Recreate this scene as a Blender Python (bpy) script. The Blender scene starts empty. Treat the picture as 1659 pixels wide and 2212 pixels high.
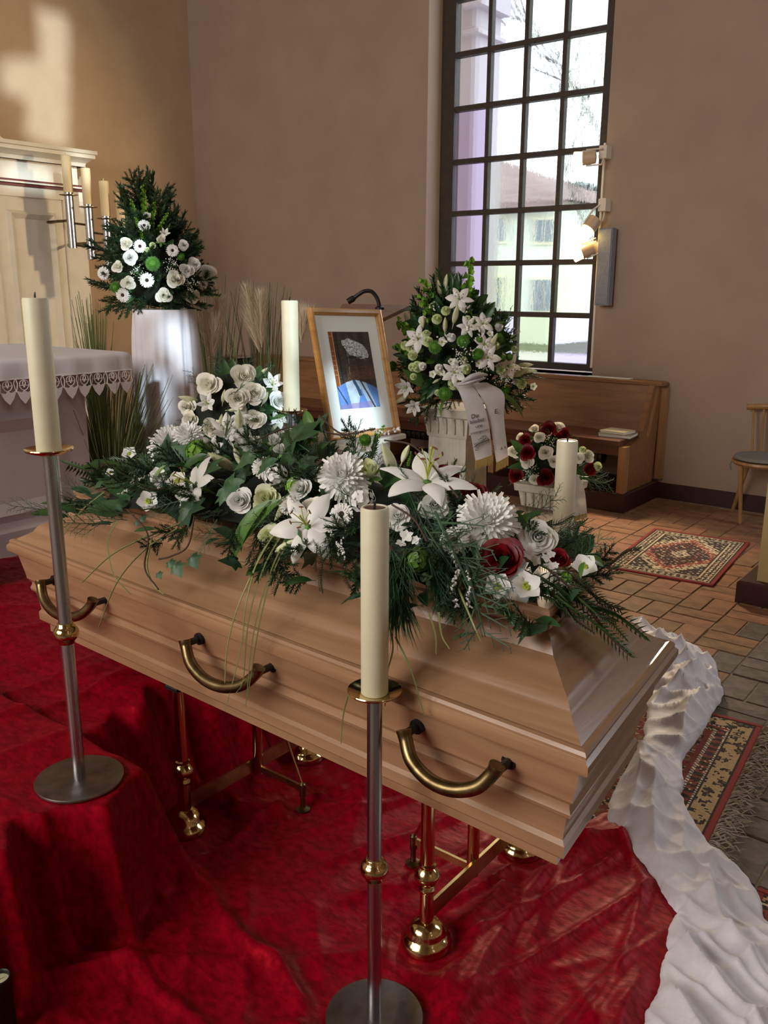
import bpy, math, random
import numpy as np
from mathutils import Vector, Matrix, noise as mnoise
PI = math.pi
R = math.radians
scene = bpy.context.scene
COL = scene.collection
random.seed(7)

# ------------------------------------------------------------------ camera
F_PX, PITCH, ROLL, PHI, CAM_H = 1889.83, R(14.432), R(0.204), R(37.917), 1.5624
CX, CY = 829.5, 1106.0
CAM = Vector((0, 0, CAM_H))
D_AX = Vector((math.cos(PHI), math.sin(PHI), 0))          # camera right on the ground
F_AX = Vector((-math.sin(PHI), math.cos(PHI), 0))         # camera heading on the ground

def ray(px, py):
    a, b = px - CX, py - CY
    u = (a * math.cos(ROLL) + b * math.sin(ROLL)) / F_PX
    v = -(-a * math.sin(ROLL) + b * math.cos(ROLL)) / F_PX
    return D_AX * u + F_AX * (math.cos(PITCH) + v * math.sin(PITCH)) + Vector((0, 0, -math.sin(PITCH) + v * math.cos(PITCH)))

def atZ(px, py, z): r = ray(px, py); return CAM + r * ((z - CAM_H) / r.z)
def atY(px, py, y): r = ray(px, py); return CAM + r * (y / r.y)
def atX(px, py, x): r = ray(px, py); return CAM + r * (x / r.x)
def atT(px, py, t): r = ray(px, py); return CAM + r * (t / r.dot(F_AX))
def axisZ(px, py, x, y):
    r = ray(px, py); k = (r.x * x + r.y * y) / (r.x ** 2 + r.y ** 2); return CAM_H + r.z * k
def proj(p):
    q = Vector(p) - CAM
    x, y, z = q.dot(D_AX), q.dot(F_AX), q.z
    zc = y * math.cos(PITCH) - z * math.sin(PITCH); yc = y * math.sin(PITCH) + z * math.cos(PITCH)
    u, v = F_PX * x / zc, -F_PX * yc / zc
    return CX + u * math.cos(ROLL) - v * math.sin(ROLL), CY + u * math.sin(ROLL) + v * math.cos(ROLL), zc

fw = ray(CX, CY); rt = ray(CX + F_PX, CY) - fw; up = ray(CX, CY - F_PX) - fw
cam_d = bpy.data.cameras.new('camera'); cam = bpy.data.objects.new('camera', cam_d); COL.objects.link(cam)
cam_d.sensor_fit = 'VERTICAL'; cam_d.sensor_height = 36.0; cam_d.lens = F_PX / 2212 * 36.0
cam_d.clip_start = 0.05; cam_d.clip_end = 200
cam.matrix_world = Matrix(((rt.x, up.x, -fw.x, 0), (rt.y, up.y, -fw.y, 0), (rt.z, up.z, -fw.z, CAM_H), (0, 0, 0, 1)))
scene.camera = cam

# ------------------------------------------------------------------ light
def lin(c):
    return tuple(((x / 255) / 12.92 if x / 255 <= 0.04045 else ((x / 255 + 0.055) / 1.055) ** 2.4) for x in c)

scene.view_settings.view_transform = 'Standard'
scene.view_settings.look = 'None'
scene.view_settings.exposure = 0.22
scene.view_settings.gamma = 1.0
scene.view_settings.use_curve_mapping = False
world = bpy.data.worlds.new('overcast_sky'); scene.world = world
world.use_nodes = True
bg = world.node_tree.nodes['Background']
bg.inputs[0].default_value = (0.86, 0.93, 1.0, 1); bg.inputs[1].default_value = 2.9

def area(name, loc, target, sx, sy, watts, col):
    l = bpy.data.lights.new(name, 'AREA'); l.shape = 'RECTANGLE'; l.size = sx; l.size_y = sy; l.energy = watts; l.color = col
    o = bpy.data.objects.new(name, l); COL.objects.link(o); o.location = loc
    o.rotation_euler = (Vector(target) - Vector(loc)).to_track_quat('-Z', 'Y').to_euler(); return o
def spot(name, loc, target, watts, col, size, blend=0.4, radius=0.04):
    l = bpy.data.lights.new(name, 'SPOT'); l.energy = watts; l.color = col; l.spot_size = R(size); l.spot_blend = blend; l.shadow_soft_size = radius
    o = bpy.data.objects.new(name, l); COL.objects.link(o); o.location = loc
    o.rotation_euler = (Vector(target) - Vector(loc)).to_track_quat('-Z', 'Y').to_euler(); return o

# daylight of the tall nave windows behind and to the right of the camera
area('nave_window_light_north', (2.3, 6.38, 2.7), (-0.2, 1.6, 0.4), 1.3, 3.4, 110, (0.84, 0.92, 1.0))
area('nave_window_light_south', (-2.4, -4.2, 3.3), (-1.6, 2.0, 0.7), 2.6, 3.4, 285, (1.0, 0.95, 0.90))
area('chancel_window_light', (-5.2, -4.2, 3.6), (-5.5, 2.0, 1.2), 1.6, 3.2, 105, (1.0, 0.92, 0.82))
# low sun cut into patches by holes shaped into the unseen east wall
SUN_DIR = Vector((-0.90, 0.36, -0.245)).normalized()
sun = bpy.data.lights.new('sun', 'SUN'); sun.energy = 3.4; sun.angle = R(0.75); sun.color = (0.74, 0.90, 1.0)
so = bpy.data.objects.new('sun', sun); COL.objects.link(so); so.rotation_euler = SUN_DIR.to_track_quat('-Z', 'Y').to_euler()

# ------------------------------------------------------------------ materials
MATS = {}
class NT:
    def __init__(s, m): s.t = m.node_tree; s.n = s.t.nodes; s.l = s.t.links
    def add(s, typ, **kw):
        n = s.n.new(typ)
        for k, v in kw.items():
            if k.startswith('i_'): n.inputs[int(k[2:])].default_value = v
            else: setattr(n, k, v)
        return n
    def link(s, a, b): s.l.new(a, b)

def mat(name, col, rough=0.6, metal=0.0, col2=None, scale=(6, 6, 6), detail=4, lo=0.35, hi=0.65, bump=0.0, bscale=(60, 60, 60),
        sheen=0.0, sheen_tint=None, sheen_rough=0.3, coat=0.0, spec=0.5, sss=0.0, emit=None, emit_s=0.0, rnd=0.0, transl=0.0, spec_tint=None, attr=None, rough2=None, aniso=0.0):
    if name in MATS: return MATS[name]
    m = bpy.data.materials.new(name); m.use_nodes = True; MATS[name] = m
    t = NT(m); b = t.n['Principled BSDF']
    b.inputs['Base Color'].default_value = (*lin(col), 1)
    b.inputs['Roughness'].default_value = rough; b.inputs['Metallic'].default_value = metal
    b.inputs['Specular IOR Level'].default_value = spec
    if spec_tint: b.inputs['Specular Tint'].default_value = (*lin(spec_tint), 1)
    b.inputs['Coat Weight'].default_value = coat; b.inputs['Coat Roughness'].default_value = 0.12
    if aniso: b.inputs['Anisotropic'].default_value = aniso
    if sheen:
        b.inputs['Sheen Weight'].default_value = sheen; b.inputs['Sheen Roughness'].default_value = sheen_rough
        b.inputs['Sheen Tint'].default_value = (*lin(sheen_tint or col), 1)
    if sss:
        b.inputs['Subsurface Weight'].default_value = sss; b.inputs['Subsurface Scale'].default_value = 0.01
        b.inputs['Subsurface Radius'].default_value = (1, 0.8, 0.5)
    if emit:
        b.inputs['Emission Color'].default_value = (*lin(emit), 1); b.inputs['Emission Strength'].default_value = emit_s
    tc = t.add('ShaderNodeTexCoord')
    src = None
    if attr:
        a = t.add('ShaderNodeAttribute', attribute_name=attr); src = a.outputs['Color']
    if col2 is not None:
        mp = t.add('ShaderNodeMapping'); mp.inputs['Scale'].default_value = scale; t.link(tc.outputs['Object'], mp.inputs['Vector'])
        nz = t.add('ShaderNodeTexNoise'); nz.inputs['Scale'].default_value = 1.0; nz.inputs['Detail'].default_value = detail; nz.inputs['Roughness'].default_value = 0.6
        t.link(mp.outputs[0], nz.inputs['Vector'])
        mr = t.add('ShaderNodeMapRange'); mr.inputs[1].default_value = lo; mr.inputs[2].default_value = hi; t.link(nz.outputs[0], mr.inputs[0])
        mx = t.add('ShaderNodeMix', data_type='RGBA'); mx.inputs[6].default_value = (*lin(col), 1); mx.inputs[7].default_value = (*lin(col2), 1)
        t.link(mr.outputs[0], mx.inputs[0]); src = mx.outputs[2]
        if rough2 is not None:
            rr = t.add('ShaderNodeMapRange'); rr.inputs[3].default_value = rough; rr.inputs[4].default_value = rough2; t.link(mr.outputs[0], rr.inputs[0]); t.link(rr.outputs[0], b.inputs['Roughness'])
    if rnd:
        oi = t.add('ShaderNodeObjectInfo'); hs = t.add('ShaderNodeHueSaturation')
        r1 = t.add('ShaderNodeMapRange'); r1.inputs[3].default_value = 1 - rnd; r1.inputs[4].default_value = 1 + rnd; t.link(oi.outputs['Random'], r1.inputs[0])
        t.link(r1.outputs[0], hs.inputs['Value'])
        r2 = t.add('ShaderNodeMapRange'); r2.inputs[3].default_value = 0.5 + rnd * 0.06; r2.inputs[4].default_value = 0.5 - rnd * 0.06; t.link(oi.outputs['Random'], r2.inputs[0])
        t.link(r2.outputs[0], hs.inputs['Hue'])
        if src is None: hs.inputs['Color'].default_value = (*lin(col), 1)
        else: t.link(src, hs.inputs['Color'])
        src = hs.outputs['Color']
    if src is not None: t.link(src, b.inputs['Base Color'])
    if bump:
        mp2 = t.add('ShaderNodeMapping'); mp2.inputs['Scale'].default_value = bscale; t.link(tc.outputs['Object'], mp2.inputs['Vector'])
        n2 = t.add('ShaderNodeTexNoise'); n2.inputs['Scale'].default_value = 1.0; n2.inputs['Detail'].default_value = 3; t.link(mp2.outputs[0], n2.inputs['Vector'])
        bp = t.add('ShaderNodeBump'); bp.inputs['Strength'].default_value = bump; bp.inputs['Distance'].default_value = 0.004
        t.link(n2.outputs[0], bp.inputs['Height']); t.link(bp.outputs[0], b.inputs['Normal'])
    if transl:
        tr = t.add('ShaderNodeBsdfTranslucent'); ms = t.add('ShaderNodeMixShader'); ms.inputs[0].default_value = transl
        tr.inputs[0].default_value = (*lin(col), 1)
        if src is not None: t.link(src, tr.inputs[0])
        t.link(b.outputs[0], ms.inputs[1]); t.link(tr.outputs[0], ms.inputs[2]); t.link(ms.outputs[0], t.n['Material Output'].inputs[0])
    return m

M = {}
M['wall_warm'] = mat('wall_warm', (190, 163, 134), 0.9, col2=(182, 155, 126), scale=(3, 3, 3), bump=0.25, bscale=(90, 90, 90))
M['wall_grey'] = mat('wall_grey', (169, 147, 130), 0.9, col2=(161, 139, 122), scale=(2, 2, 2), bump=0.25, bscale=(90, 90, 90))
M['reveal'] = mat('reveal', (200, 178, 158), 0.85, bump=0.2)
M['ceiling'] = mat('ceiling', (205, 190, 170), 0.9)
M['baseboard'] = mat('baseboard', (62, 22, 20), 0.5, col2=(48, 18, 16), bump=0.2)
M['mortar'] = mat('mortar', (150, 134, 112), 0.95, col2=(112, 98, 80), scale=(30, 30, 30), bump=0.6)
M['brick'] = mat('brick', (150, 108, 76), 0.75, col2=(118, 84, 60), scale=(9, 9, 9), bump=0.7, bscale=(45, 45, 45), rnd=0.22)
M['brick_grey'] = mat('brick_grey', (112, 102, 92), 0.8, col2=(84, 76, 70), scale=(14, 14, 14), bump=1.0, bscale=(40, 40, 40), rnd=0.2)
M['podium'] = mat('podium', (110, 90, 75), 0.8)
M['white_paint'] = mat('white_paint', (226, 216, 196), 0.55, col2=(218, 207, 186), bump=0.1)
M['altar_paint'] = mat('altar_paint', (205, 192, 190), 0.6, col2=(197, 183, 181), bump=0.1)
M['dark_red'] = mat('dark_red', (92, 24, 26), 0.5)
M['win_frame'] = mat('win_frame', (62, 50, 42), 0.6, col2=(48, 39, 33), scale=(20, 20, 20), bump=0.3)
M['steel'] = mat('steel', (190, 192, 198), 0.22, 1.0, col2=(172, 175, 182), scale=(40, 40, 6), rough2=0.3)
M['steel_base'] = mat('steel_base', (150, 146, 142), 0.3, 1.0, col2=(112, 106, 102), scale=(18, 18, 18), rough2=0.5)
M['brass'] = mat('brass', (206, 182, 132), 0.13, 1.0)
M['brass_dull'] = mat('brass_dull', (196, 168, 112), 0.3, 1.0, col2=(176, 146, 92), scale=(20, 20, 20))
M['old_brass'] = mat('old_brass', (140, 122, 86), 0.33, 1.0, col2=(96, 80, 52), scale=(25, 25, 25))
M['black'] = mat('black', (18, 17, 17), 0.45)
M['wax'] = mat('wax', (218, 213, 184), 0.5, col2=(212, 206, 177), sss=0.15, scale=(5, 5, 20))
M['wax_far'] = mat('wax_far', (226, 205, 160), 0.55)
M['copper_cup'] = mat('copper_cup', (120, 80, 52), 0.25, 1.0)
M['wood_x'] = mat('wood_x', (167, 129, 97), 0.34, col2=(141, 104, 74), scale=(1.6, 34, 26), detail=5, lo=0.3, hi=0.72, coat=0.45, bump=0.06, bscale=(6, 120, 120))
M['wood_y'] = mat('wood_y', (158, 121, 92), 0.26, col2=(132, 97, 70), scale=(34, 1.6, 26), detail=5, lo=0.3, hi=0.72, coat=0.6, bump=0.06, bscale=(120, 6, 120))
M['pew'] = mat('pew', (150, 102, 62), 0.45, col2=(126, 84, 50), scale=(3, 30, 30), coat=0.2, bump=0.1, bscale=(20, 120, 120))
M['pew_dark'] = mat('pew_dark', (104, 56, 36), 0.35, col2=(86, 46, 30), scale=(3, 30, 30), coat=0.4)
M['pew_light'] = mat('pew_light', (172, 128, 82), 0.45, col2=(150, 108, 66), scale=(30, 30, 3), coat=0.2)
M['chair_wood'] = mat('chair_wood', (168, 126, 78), 0.45, col2=(146, 106, 62), scale=(30, 30, 4), coat=0.2)
M['cushion'] = mat('cushion', (120, 118, 112), 0.9, bump=0.4)
M['frame_wood'] = mat('frame_wood', (198, 146, 78), 0.42, col2=(176, 124, 62), scale=(4, 4, 40), coat=0.3)
M['paper'] = mat('paper', (240, 246, 240), 0.8, spec=0.2)
M['picture'] = mat('picture', (128, 128, 128), 0.6, attr='paint', spec=0.15)
M['rug'] = mat('rug', (128, 128, 128), 0.95, attr='paint', bump=0.8, bscale=(220, 220, 220), sheen=0.2, sheen_tint=(200, 180, 160))
M['rug_red'] = mat('rug_red', (138, 46, 40), 0.9, bump=0.8, bscale=(200, 200, 200))
M['fringe'] = mat('fringe', (196, 186, 170), 0.9, col2=(160, 150, 136), scale=(60, 60, 60))
M['velvet_red'] = mat('velvet_red', (146, 6, 28), 0.42, col2=(104, 3, 18), scale=(34, 60, 34), detail=7, lo=0.36, hi=0.64, bump=0.35, bscale=(38, 75, 38), sheen=0.4, sheen_tint=(225, 36, 44), sheen_rough=0.28, spec=0.45, spec_tint=(255, 30, 34), rough2=0.6)
M['velvet_white'] = mat('velvet_white', (226, 224, 230), 0.5, col2=(202, 199, 208), scale=(9, 12, 9), detail=4, bump=0.3, bscale=(40, 60, 40), sheen=0.6, sheen_tint=(255, 255, 255), sheen_rough=0.25, spec=0.4, rough2=0.65)
M['cloth_white'] = mat('cloth_white', (226, 222, 226), 0.7, col2=(212, 207, 213), scale=(5, 5, 5), sheen=0.3, sheen_tint=(255, 255, 255), bump=0.15, bscale=(25, 25, 8))
M['linen'] = mat('linen', (232, 228, 230), 0.8, bump=0.1, bscale=(200, 200, 200))
M['lace'] = mat('lace', (238, 232, 232), 0.85)
M['plaster'] = mat('plaster', (214, 210, 198), 0.75, col2=(196, 190, 174), scale=(10, 10, 10), bump=0.5, bscale=(50, 50, 50))
M['ribbon'] = mat('ribbon', (222, 220, 222), 0.4, col2=(206, 204, 208), scale=(8, 8, 8), sheen=0.4, sheen_tint=(255, 255, 255), transl=0.2)
M['ink'] = mat('ink', (34, 32, 30), 0.7)
M['gold'] = mat('gold', (196, 172, 108), 0.55, 0.3)
M['speaker'] = mat('speaker', (140, 142, 154), 0.5, col2=(108, 110, 122), scale=(200, 200, 200))
M['cream_metal'] = mat('cream_metal', (226, 214, 196), 0.4)
M['heater'] = mat('heater', (42, 36, 34), 0.4, 0.3)
M['pillar'] = mat('pillar', (190, 166, 112), 0.85, col2=(180, 156, 104), scale=(4, 4, 4), bump=0.25)
M['lit_lamp'] = mat('lit_lamp', (255, 235, 190), 0.4, emit=(255, 214, 128), emit_s=14)
M['lamp_housing'] = mat('lamp_housing', (206, 176, 146), 0.4)
M['house_wall'] = mat('house_wall', (214, 214, 206), 0.9)
M['house_roof'] = mat('house_roof', (150, 126, 128), 0.9, col2=(120, 100, 104), scale=(2, 2, 14))
M['house_glass'] = mat('house_glass', (96, 108, 130), 0.3)
M['church_out'] = mat('church_out', (196, 188, 196), 0.9)
mat('garden_path', (186, 182, 186), 0.9, col2=(170, 166, 170), scale=(1, 1, 1)); M['garden_path'] = MATS['garden_path']
M['lawn'] = mat('lawn', (104, 110, 86), 0.95, col2=(84, 90, 68), scale=(2, 2, 2))
M['bark'] = mat('bark', (92, 84, 82), 0.9)
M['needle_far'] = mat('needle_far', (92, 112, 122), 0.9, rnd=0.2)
# plants
M['p_white'] = mat('p_white', (250, 250, 248), 0.5, sss=0.0, transl=0.18, col2=(244, 245, 240), scale=(3, 3, 3))
M['p_cream'] = mat('p_cream', (255, 253, 244), 0.5, transl=0.2, col2=(252, 250, 234), scale=(2, 2, 2))
M['p_green_white'] = mat('p_green_white', (216, 224, 168), 0.5, transl=0.25, col2=(232, 234, 204), scale=(3, 3, 3))
M['p_red'] = mat('p_red', (140, 10, 24), 0.5, transl=0.1, col2=(104, 4, 14), scale=(3, 3, 3), sheen=0.3, sheen_tint=(220, 60, 70))
M['p_lime'] = mat('p_lime', (136, 186, 62), 0.55, transl=0.25, col2=(104, 160, 44), scale=(3, 3, 3))
M['p_button'] = mat('p_button', (92, 152, 40), 0.55, transl=0.1, col2=(66, 122, 30), scale=(4, 4, 4))
M['p_carn'] = mat('p_carn', (206, 222, 150), 0.55, transl=0.25, col2=(222, 232, 186), scale=(4, 4, 4))
M['bud'] = mat('bud', (210, 218, 160), 0.5, transl=0.15, col2=(236, 236, 208), scale=(2.5, 2.5, 2.5))
M['eye_dark'] = mat('eye_dark', (46, 22, 18), 0.8)
M['eye_cream'] = mat('eye_cream', (226, 214, 170), 0.7)
M['eye_lime'] = mat('eye_lime', (176, 190, 70), 0.7)
M['anther'] = mat('anther', (112, 62, 30), 0.8)
M['stem'] = mat('stem', (96, 140, 60), 0.6)
M['twig'] = mat('twig', (70, 50, 38), 0.8)
M['g_fir'] = mat('g_fir', (50, 78, 46), 0.6, rnd=0.35, transl=0.08)
M['g_cypress'] = mat('g_cypress', (74, 102, 78), 0.65, rnd=0.3, transl=0.08)
M['g_pine'] = mat('g_pine', (62, 96, 72), 0.55, rnd=0.25, transl=0.08)
M['g_trail'] = mat('g_trail', (56, 82, 40), 0.5, rnd=0.25, transl=0.08)
M['g_leaf'] = mat('g_leaf', (52, 90, 46), 0.35, rnd=0.35, transl=0.12)
M['g_ivy'] = mat('g_ivy', (46, 80, 50), 0.48, rnd=0.3, transl=0.1, col2=(62, 98, 62), scale=(4, 4, 4))
M['g_leaf_light'] = mat('g_leaf_light', (96, 134, 62), 0.4, rnd=0.25, transl=0.2)
M['g_blade'] = mat('g_blade', (150, 160, 100), 0.5, rnd=0.3, transl=0.3)
M['g_grass_dark'] = mat('g_grass_dark', (110, 128, 70), 0.55, rnd=0.3, transl=0.25)
M['pampas'] = mat('pampas', (236, 222, 196), 0.9, transl=0.3)
M['foam'] = mat('foam', (18, 26, 16), 0.95)

# ------------------------------------------------------------------ geometry helpers
class MB:
    def __init__(s): s.v = []; s.f = []; s.m = []
    def add(s, vs, fs, mi=0):
        o = len(s.v); s.v += [tuple(v) for v in vs]; s.f += [tuple(i + o for i in f) for f in fs]; s.m += [mi] * len(fs); return s
    def box(s, a, b, mi=0, ch=0.0):
        x0, y0, z0 = a; x1, y1, z1 = b
        if ch <= 0:
            return s.add([(x0, y0, z0), (x1, y0, z0), (x1, y1, z0), (x0, y1, z0), (x0, y0, z1), (x1, y0, z1), (x1, y1, z1), (x0, y1, z1)],
                         [(0, 3, 2, 1), (4, 5, 6, 7), (0, 1, 5, 4), (1, 2, 6, 5), (2, 3, 7, 6), (3, 0, 4, 7)], mi)
        c = ch
        pts = []
        for z, i in ((z0, 0), (z1 - c, 0), (z1, c)):
            pts += [(x0 + i, y0 + i, z), (x1 - i, y0 + i, z), (x1 - i, y1 - i, z), (x0 + i, y1 - i, z)]
        fs = [(0, 3, 2, 1), (8, 9, 10, 11)]
        for l in (0, 4):
            for k in range(4): fs.append((l + k, l + (k + 1) % 4, l + 4 + (k + 1) % 4, l + 4 + k))
        return s.add(pts, fs, mi)
    def obox(s, c, ax, ay, az, mi=0):     # oriented box: centre and three half vectors
        c, ax, ay, az = map(Vector, (c, ax, ay, az)); p = []
        for k in (-1, 1):
            for (i, j) in ((-1, -1), (1, -1), (1, 1), (-1, 1)): p.append(c + ax * i + ay * j + az * k)
        return s.add(p, [(0, 3, 2, 1), (4, 5, 6, 7), (0, 1, 5, 4), (1, 2, 6, 5), (2, 3, 7, 6), (3, 0, 4, 7)], mi)
    def tube(s, path, rad, n=8, cap=True, mi=0):
        path = [Vector(p) for p in path]; m = len(path)
        rad = [rad] * m if isinstance(rad, (int, float)) else rad
        t0 = (path[1] - path[0]).normalized(); ref = Vector((0, 0, 1)) if abs(t0.z) < 0.9 else Vector((1, 0, 0))
        a = t0.cross(ref).normalized(); vs = []
        for i, p in enumerate(path):
            t = (path[min(i + 1, m - 1)] - path[max(i - 1, 0)]).normalized()
            a = (a - t * a.dot(t)).normalized(); b = t.cross(a)
            for k in range(n):
                w = 2 * PI * k / n; vs.append(p + (a * math.cos(w) + b * math.sin(w)) * rad[i])
        fs = [(i * n + k, i * n + (k + 1) % n, (i + 1) * n + (k + 1) % n, (i + 1) * n + k) for i in range(m - 1) for k in range(n)]
        if cap: fs += [tuple(reversed(range(n))), tuple((m - 1) * n + k for k in range(n))]
        return s.add(vs, fs, mi)
    def lathe(s, prof, n=32, c=(0, 0, 0), mi=0, sq=None):
        vs = []; fs = []; m = len(prof)
        for r, z in prof:
            for k in range(n):
                w = 2 * PI * (k + (0.5 if sq else 0)) / n; vs.append((c[0] + r * math.cos(w), c[1] + r * math.sin(w), c[2] + z))
        for i in range(m - 1):
            for k in range(n): fs.append((i * n + k, i * n + (k + 1) % n, (i + 1) * n + (k + 1) % n, (i + 1) * n + k))
        fs += [tuple(reversed(range(n))), tuple((m - 1) * n + k for k in range(n))]
        return s.add(vs, fs, mi)
    def grid(s, P, mi=0, closed=False):     # P[i][j] points
        h, w = len(P), len(P[0]); vs = [p for r in P for p in r]; fs = []
        for i in range(h - 1):
            for j in range(w - 1 + (1 if closed else 0)):
                j2 = (j + 1) % w; fs.append((i * w + j, i * w + j2, (i + 1) * w + j2, (i + 1) * w + j))
        return s.add(vs, fs, mi)
    def prism(s, poly, ext, mi=0):        # poly: 3-D points in a plane, ext: vector
        n = len(poly); ext = Vector(ext); a = [Vector(p) for p in poly]; b = [p + ext for p in a]
        return s.add(a + b, [tuple(reversed(range(n))), tuple(range(n, 2 * n))] + [(k, (k + 1) % n, n + (k + 1) % n, n + k) for k in range(n)], mi)
    def ico(s, c, r, mi=0, n=6, m=4):
        prof = [(math.sin(PI * i / m) * r + 1e-5, -math.cos(PI * i / m) * r) for i in range(m + 1)]
        return s.lathe(prof, n, c, mi)
    def mesh(s, name, mats, smooth=True, sharp=35):
        me = bpy.data.meshes.new(name)
        me.from_pydata([tuple(v) for v in s.v], [], s.f)
        for m_ in (mats if isinstance(mats, (list, tuple)) else [mats]): me.materials.append(M[m_] if isinstance(m_, str) else m_)
        if any(s.m): me.polygons.foreach_set('material_index', s.m)
        if smooth:
            me.polygons.foreach_set('use_smooth', [True] * len(me.polygons))
            if sharp: me.set_sharp_from_angle(angle=R(sharp))
        me.update(); return me

def wloc(o):
    v = Vector((0, 0, 0))
    while o is not None: v += o.location; o = o.parent
    return v
def obj(name, mb, mats, parent=None, smooth=True, sharp=35):
    """mb holds world coordinates; the object is linked with its origin at its parent's origin."""
    me = mb.mesh(name, mats, smooth, sharp)
    o = bpy.data.objects.new(name, me); COL.objects.link(o)
    if parent is not None:
        w = wloc(parent); me.transform(Matrix.Translation(-w)); o.parent = parent
    return o
def tag(o, label=None, cat=None, group=None, kind=None):
    for k, v in (('label', label), ('category', cat), ('group', group), ('kind', kind)):
        if v: o[k] = v
    return o
def thing(name, loc, label, cat, group=None):
    o = bpy.data.objects.new(name, None); COL.objects.link(o); o.location = loc; o.empty_display_size = 0.1
    return tag(o, label, cat, group)
def inst(me, name, parent, mw):
    o = bpy.data.objects.new(name, me); COL.objects.link(o); o.parent = parent
    o.matrix_basis = Matrix.Translation(-wloc(parent)) @ mw if parent is not None else mw
    return o
def lerp(a, b, t): return a + (b - a) * t
def cr(pts, n):                       # Catmull-Rom through points
    pts = [Vector(p) for p in pts]; q = [pts[0] * 2 - pts[1]] + pts + [pts[-1] * 2 - pts[-2]]; out = []
    for i in range(1, len(q) - 2):
        for k in range(n):
            t = k / n; a, b, c, d = q[i - 1], q[i], q[i + 1], q[i + 2]
            out.append(0.5 * ((2 * b) + (c - a) * t + (2 * a - 5 * b + 4 * c - d) * t * t + (3 * b - a - 3 * c + d) * t ** 3))
    out.append(pts[-1]); return out
# ------------------------------------------------------------------ room
XL, YB, XR, YF, ZC = -7.6, 6.5, 4.6, -4.6, 8.6
WY = 6.727                                     # window plane
PODZ = 0.36
def structure(name, mb, mats, parent=None, **k):
    o = obj(name, mb, mats, parent, **k); o['kind'] = 'structure'; return o

structure('ceiling', MB().box((XL - .2, YF - .2, ZC), (XR + .2, YB + .4, ZC + .2)), 'ceiling')
structure('wall_left', MB().box((XL - .3, YF - .2, -0.1), (XL, YB + .4, ZC)), 'wall_warm', smooth=False)
WX0, WX1, WZ0, WZ1 = -4.617, -2.985, 0.885, 6.2   # window opening
wb = MB()
wb.box((XL, YB, -0.1), (WX0, YB + .5, ZC)).box((WX1, YB, -0.1), (XR + .2, YB + .5, ZC)).box((WX0, YB, -0.1), (WX1, YB + .5, WZ0)).box((WX0, YB, WZ1), (WX1, YB + .5, ZC))
structure('wall_back', wb, 'wall_grey', smooth=False)
structure('wall_front', MB().box((XL, YF - .3, -0.1), (XR, YF, ZC)), 'wall_warm', smooth=False)

# unseen east wall: holes added and shaped to cast the sun patches
def east(p):                                   # trace a lit point back to the east wall
    t = (XR - p[0]) / -SUN_DIR.x; q = Vector(p) - SUN_DIR * t; return (q.y, q.z)
holes = [
    [east(atX(x, y, XL)) for x, y in [(82, 20), (146, 34), (150, 150), (146, 320), (56, 300), (60, 215), (0, 196), (0, 132), (88, 126)]],
    [east(atX(x, y, -7.25)) for x, y in [(4, 332), (120, 352), (124, 405), (4, 392)]],
    [east(atX(x, y, -7.25)) for x, y in [(148, 325), (198, 332), (192, 440), (150, 435)]],
    [east(atT(x, y, 4.55)) for x, y in [(345, 690), (372, 672), (425, 690), (432, 790), (408, 822), (384, 770), (352, 742)]],
    [east(atT(x, y, 4.55)) for x, y in [(318, 800), (348, 792), (372, 830), (368, 900), (344, 925), (318, 890)]],
    [east(atT(x, y, 3.35)) for x, y in [(706, 800), (742, 790), (800, 838), (846, 850), (856, 934), (842, 985), (790, 1000), (714, 950)]],
    [east(atT(x, y, 3.2)) for x, y in [(520, 832), (585, 800), (625, 840), (655, 930), (610, 945), (530, 940)]],
    [east(atT(x, y, 4.5)) for x, y in [(262, 440), (300, 430), (345, 560), (365, 640), (348, 668), (300, 655), (262, 560)]],
]
def inside(poly, A, B):
    r = np.zeros(A.shape, bool)
    for (x0, y0), (x1, y1) in zip(poly, poly[1:] + poly[:1]):
        if y0 != y1: r ^= ((y0 > B) != (y1 > B)) & (A < (x1 - x0) * (B - y0) / (y1 - y0) + x0)
    return r
c_ = .03; ya_ = np.arange(YF, YB + .4, c_); za_ = np.arange(-.1, ZC, c_); A_, B_ = np.meshgrid(ya_ + c_ / 2, za_ + c_ / 2)
hole = np.zeros(A_.shape, bool)
for h_ in holes: hole |= inside(h_, A_, B_)
eb = MB()
for i_ in range(hole.shape[0]):                 # runs of solid wall between the shaped holes, row by row
    j_ = 0
    while j_ < hole.shape[1]:
        if hole[i_, j_]: j_ += 1; continue
        k_ = j_
        while k_ < hole.shape[1] and not hole[i_, k_]: k_ += 1
        y0, y1, z0, z1 = ya_[j_], ya_[k_ - 1] + c_, za_[i_], za_[i_] + c_
        eb.add([(XR, y0, z0), (XR, y0, z1), (XR, y1, z1), (XR, y1, z0)], [(0, 1, 2, 3)]); j_ = k_
structure('wall_right_sun_mask', eb, 'wall_warm', smooth=False)

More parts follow.
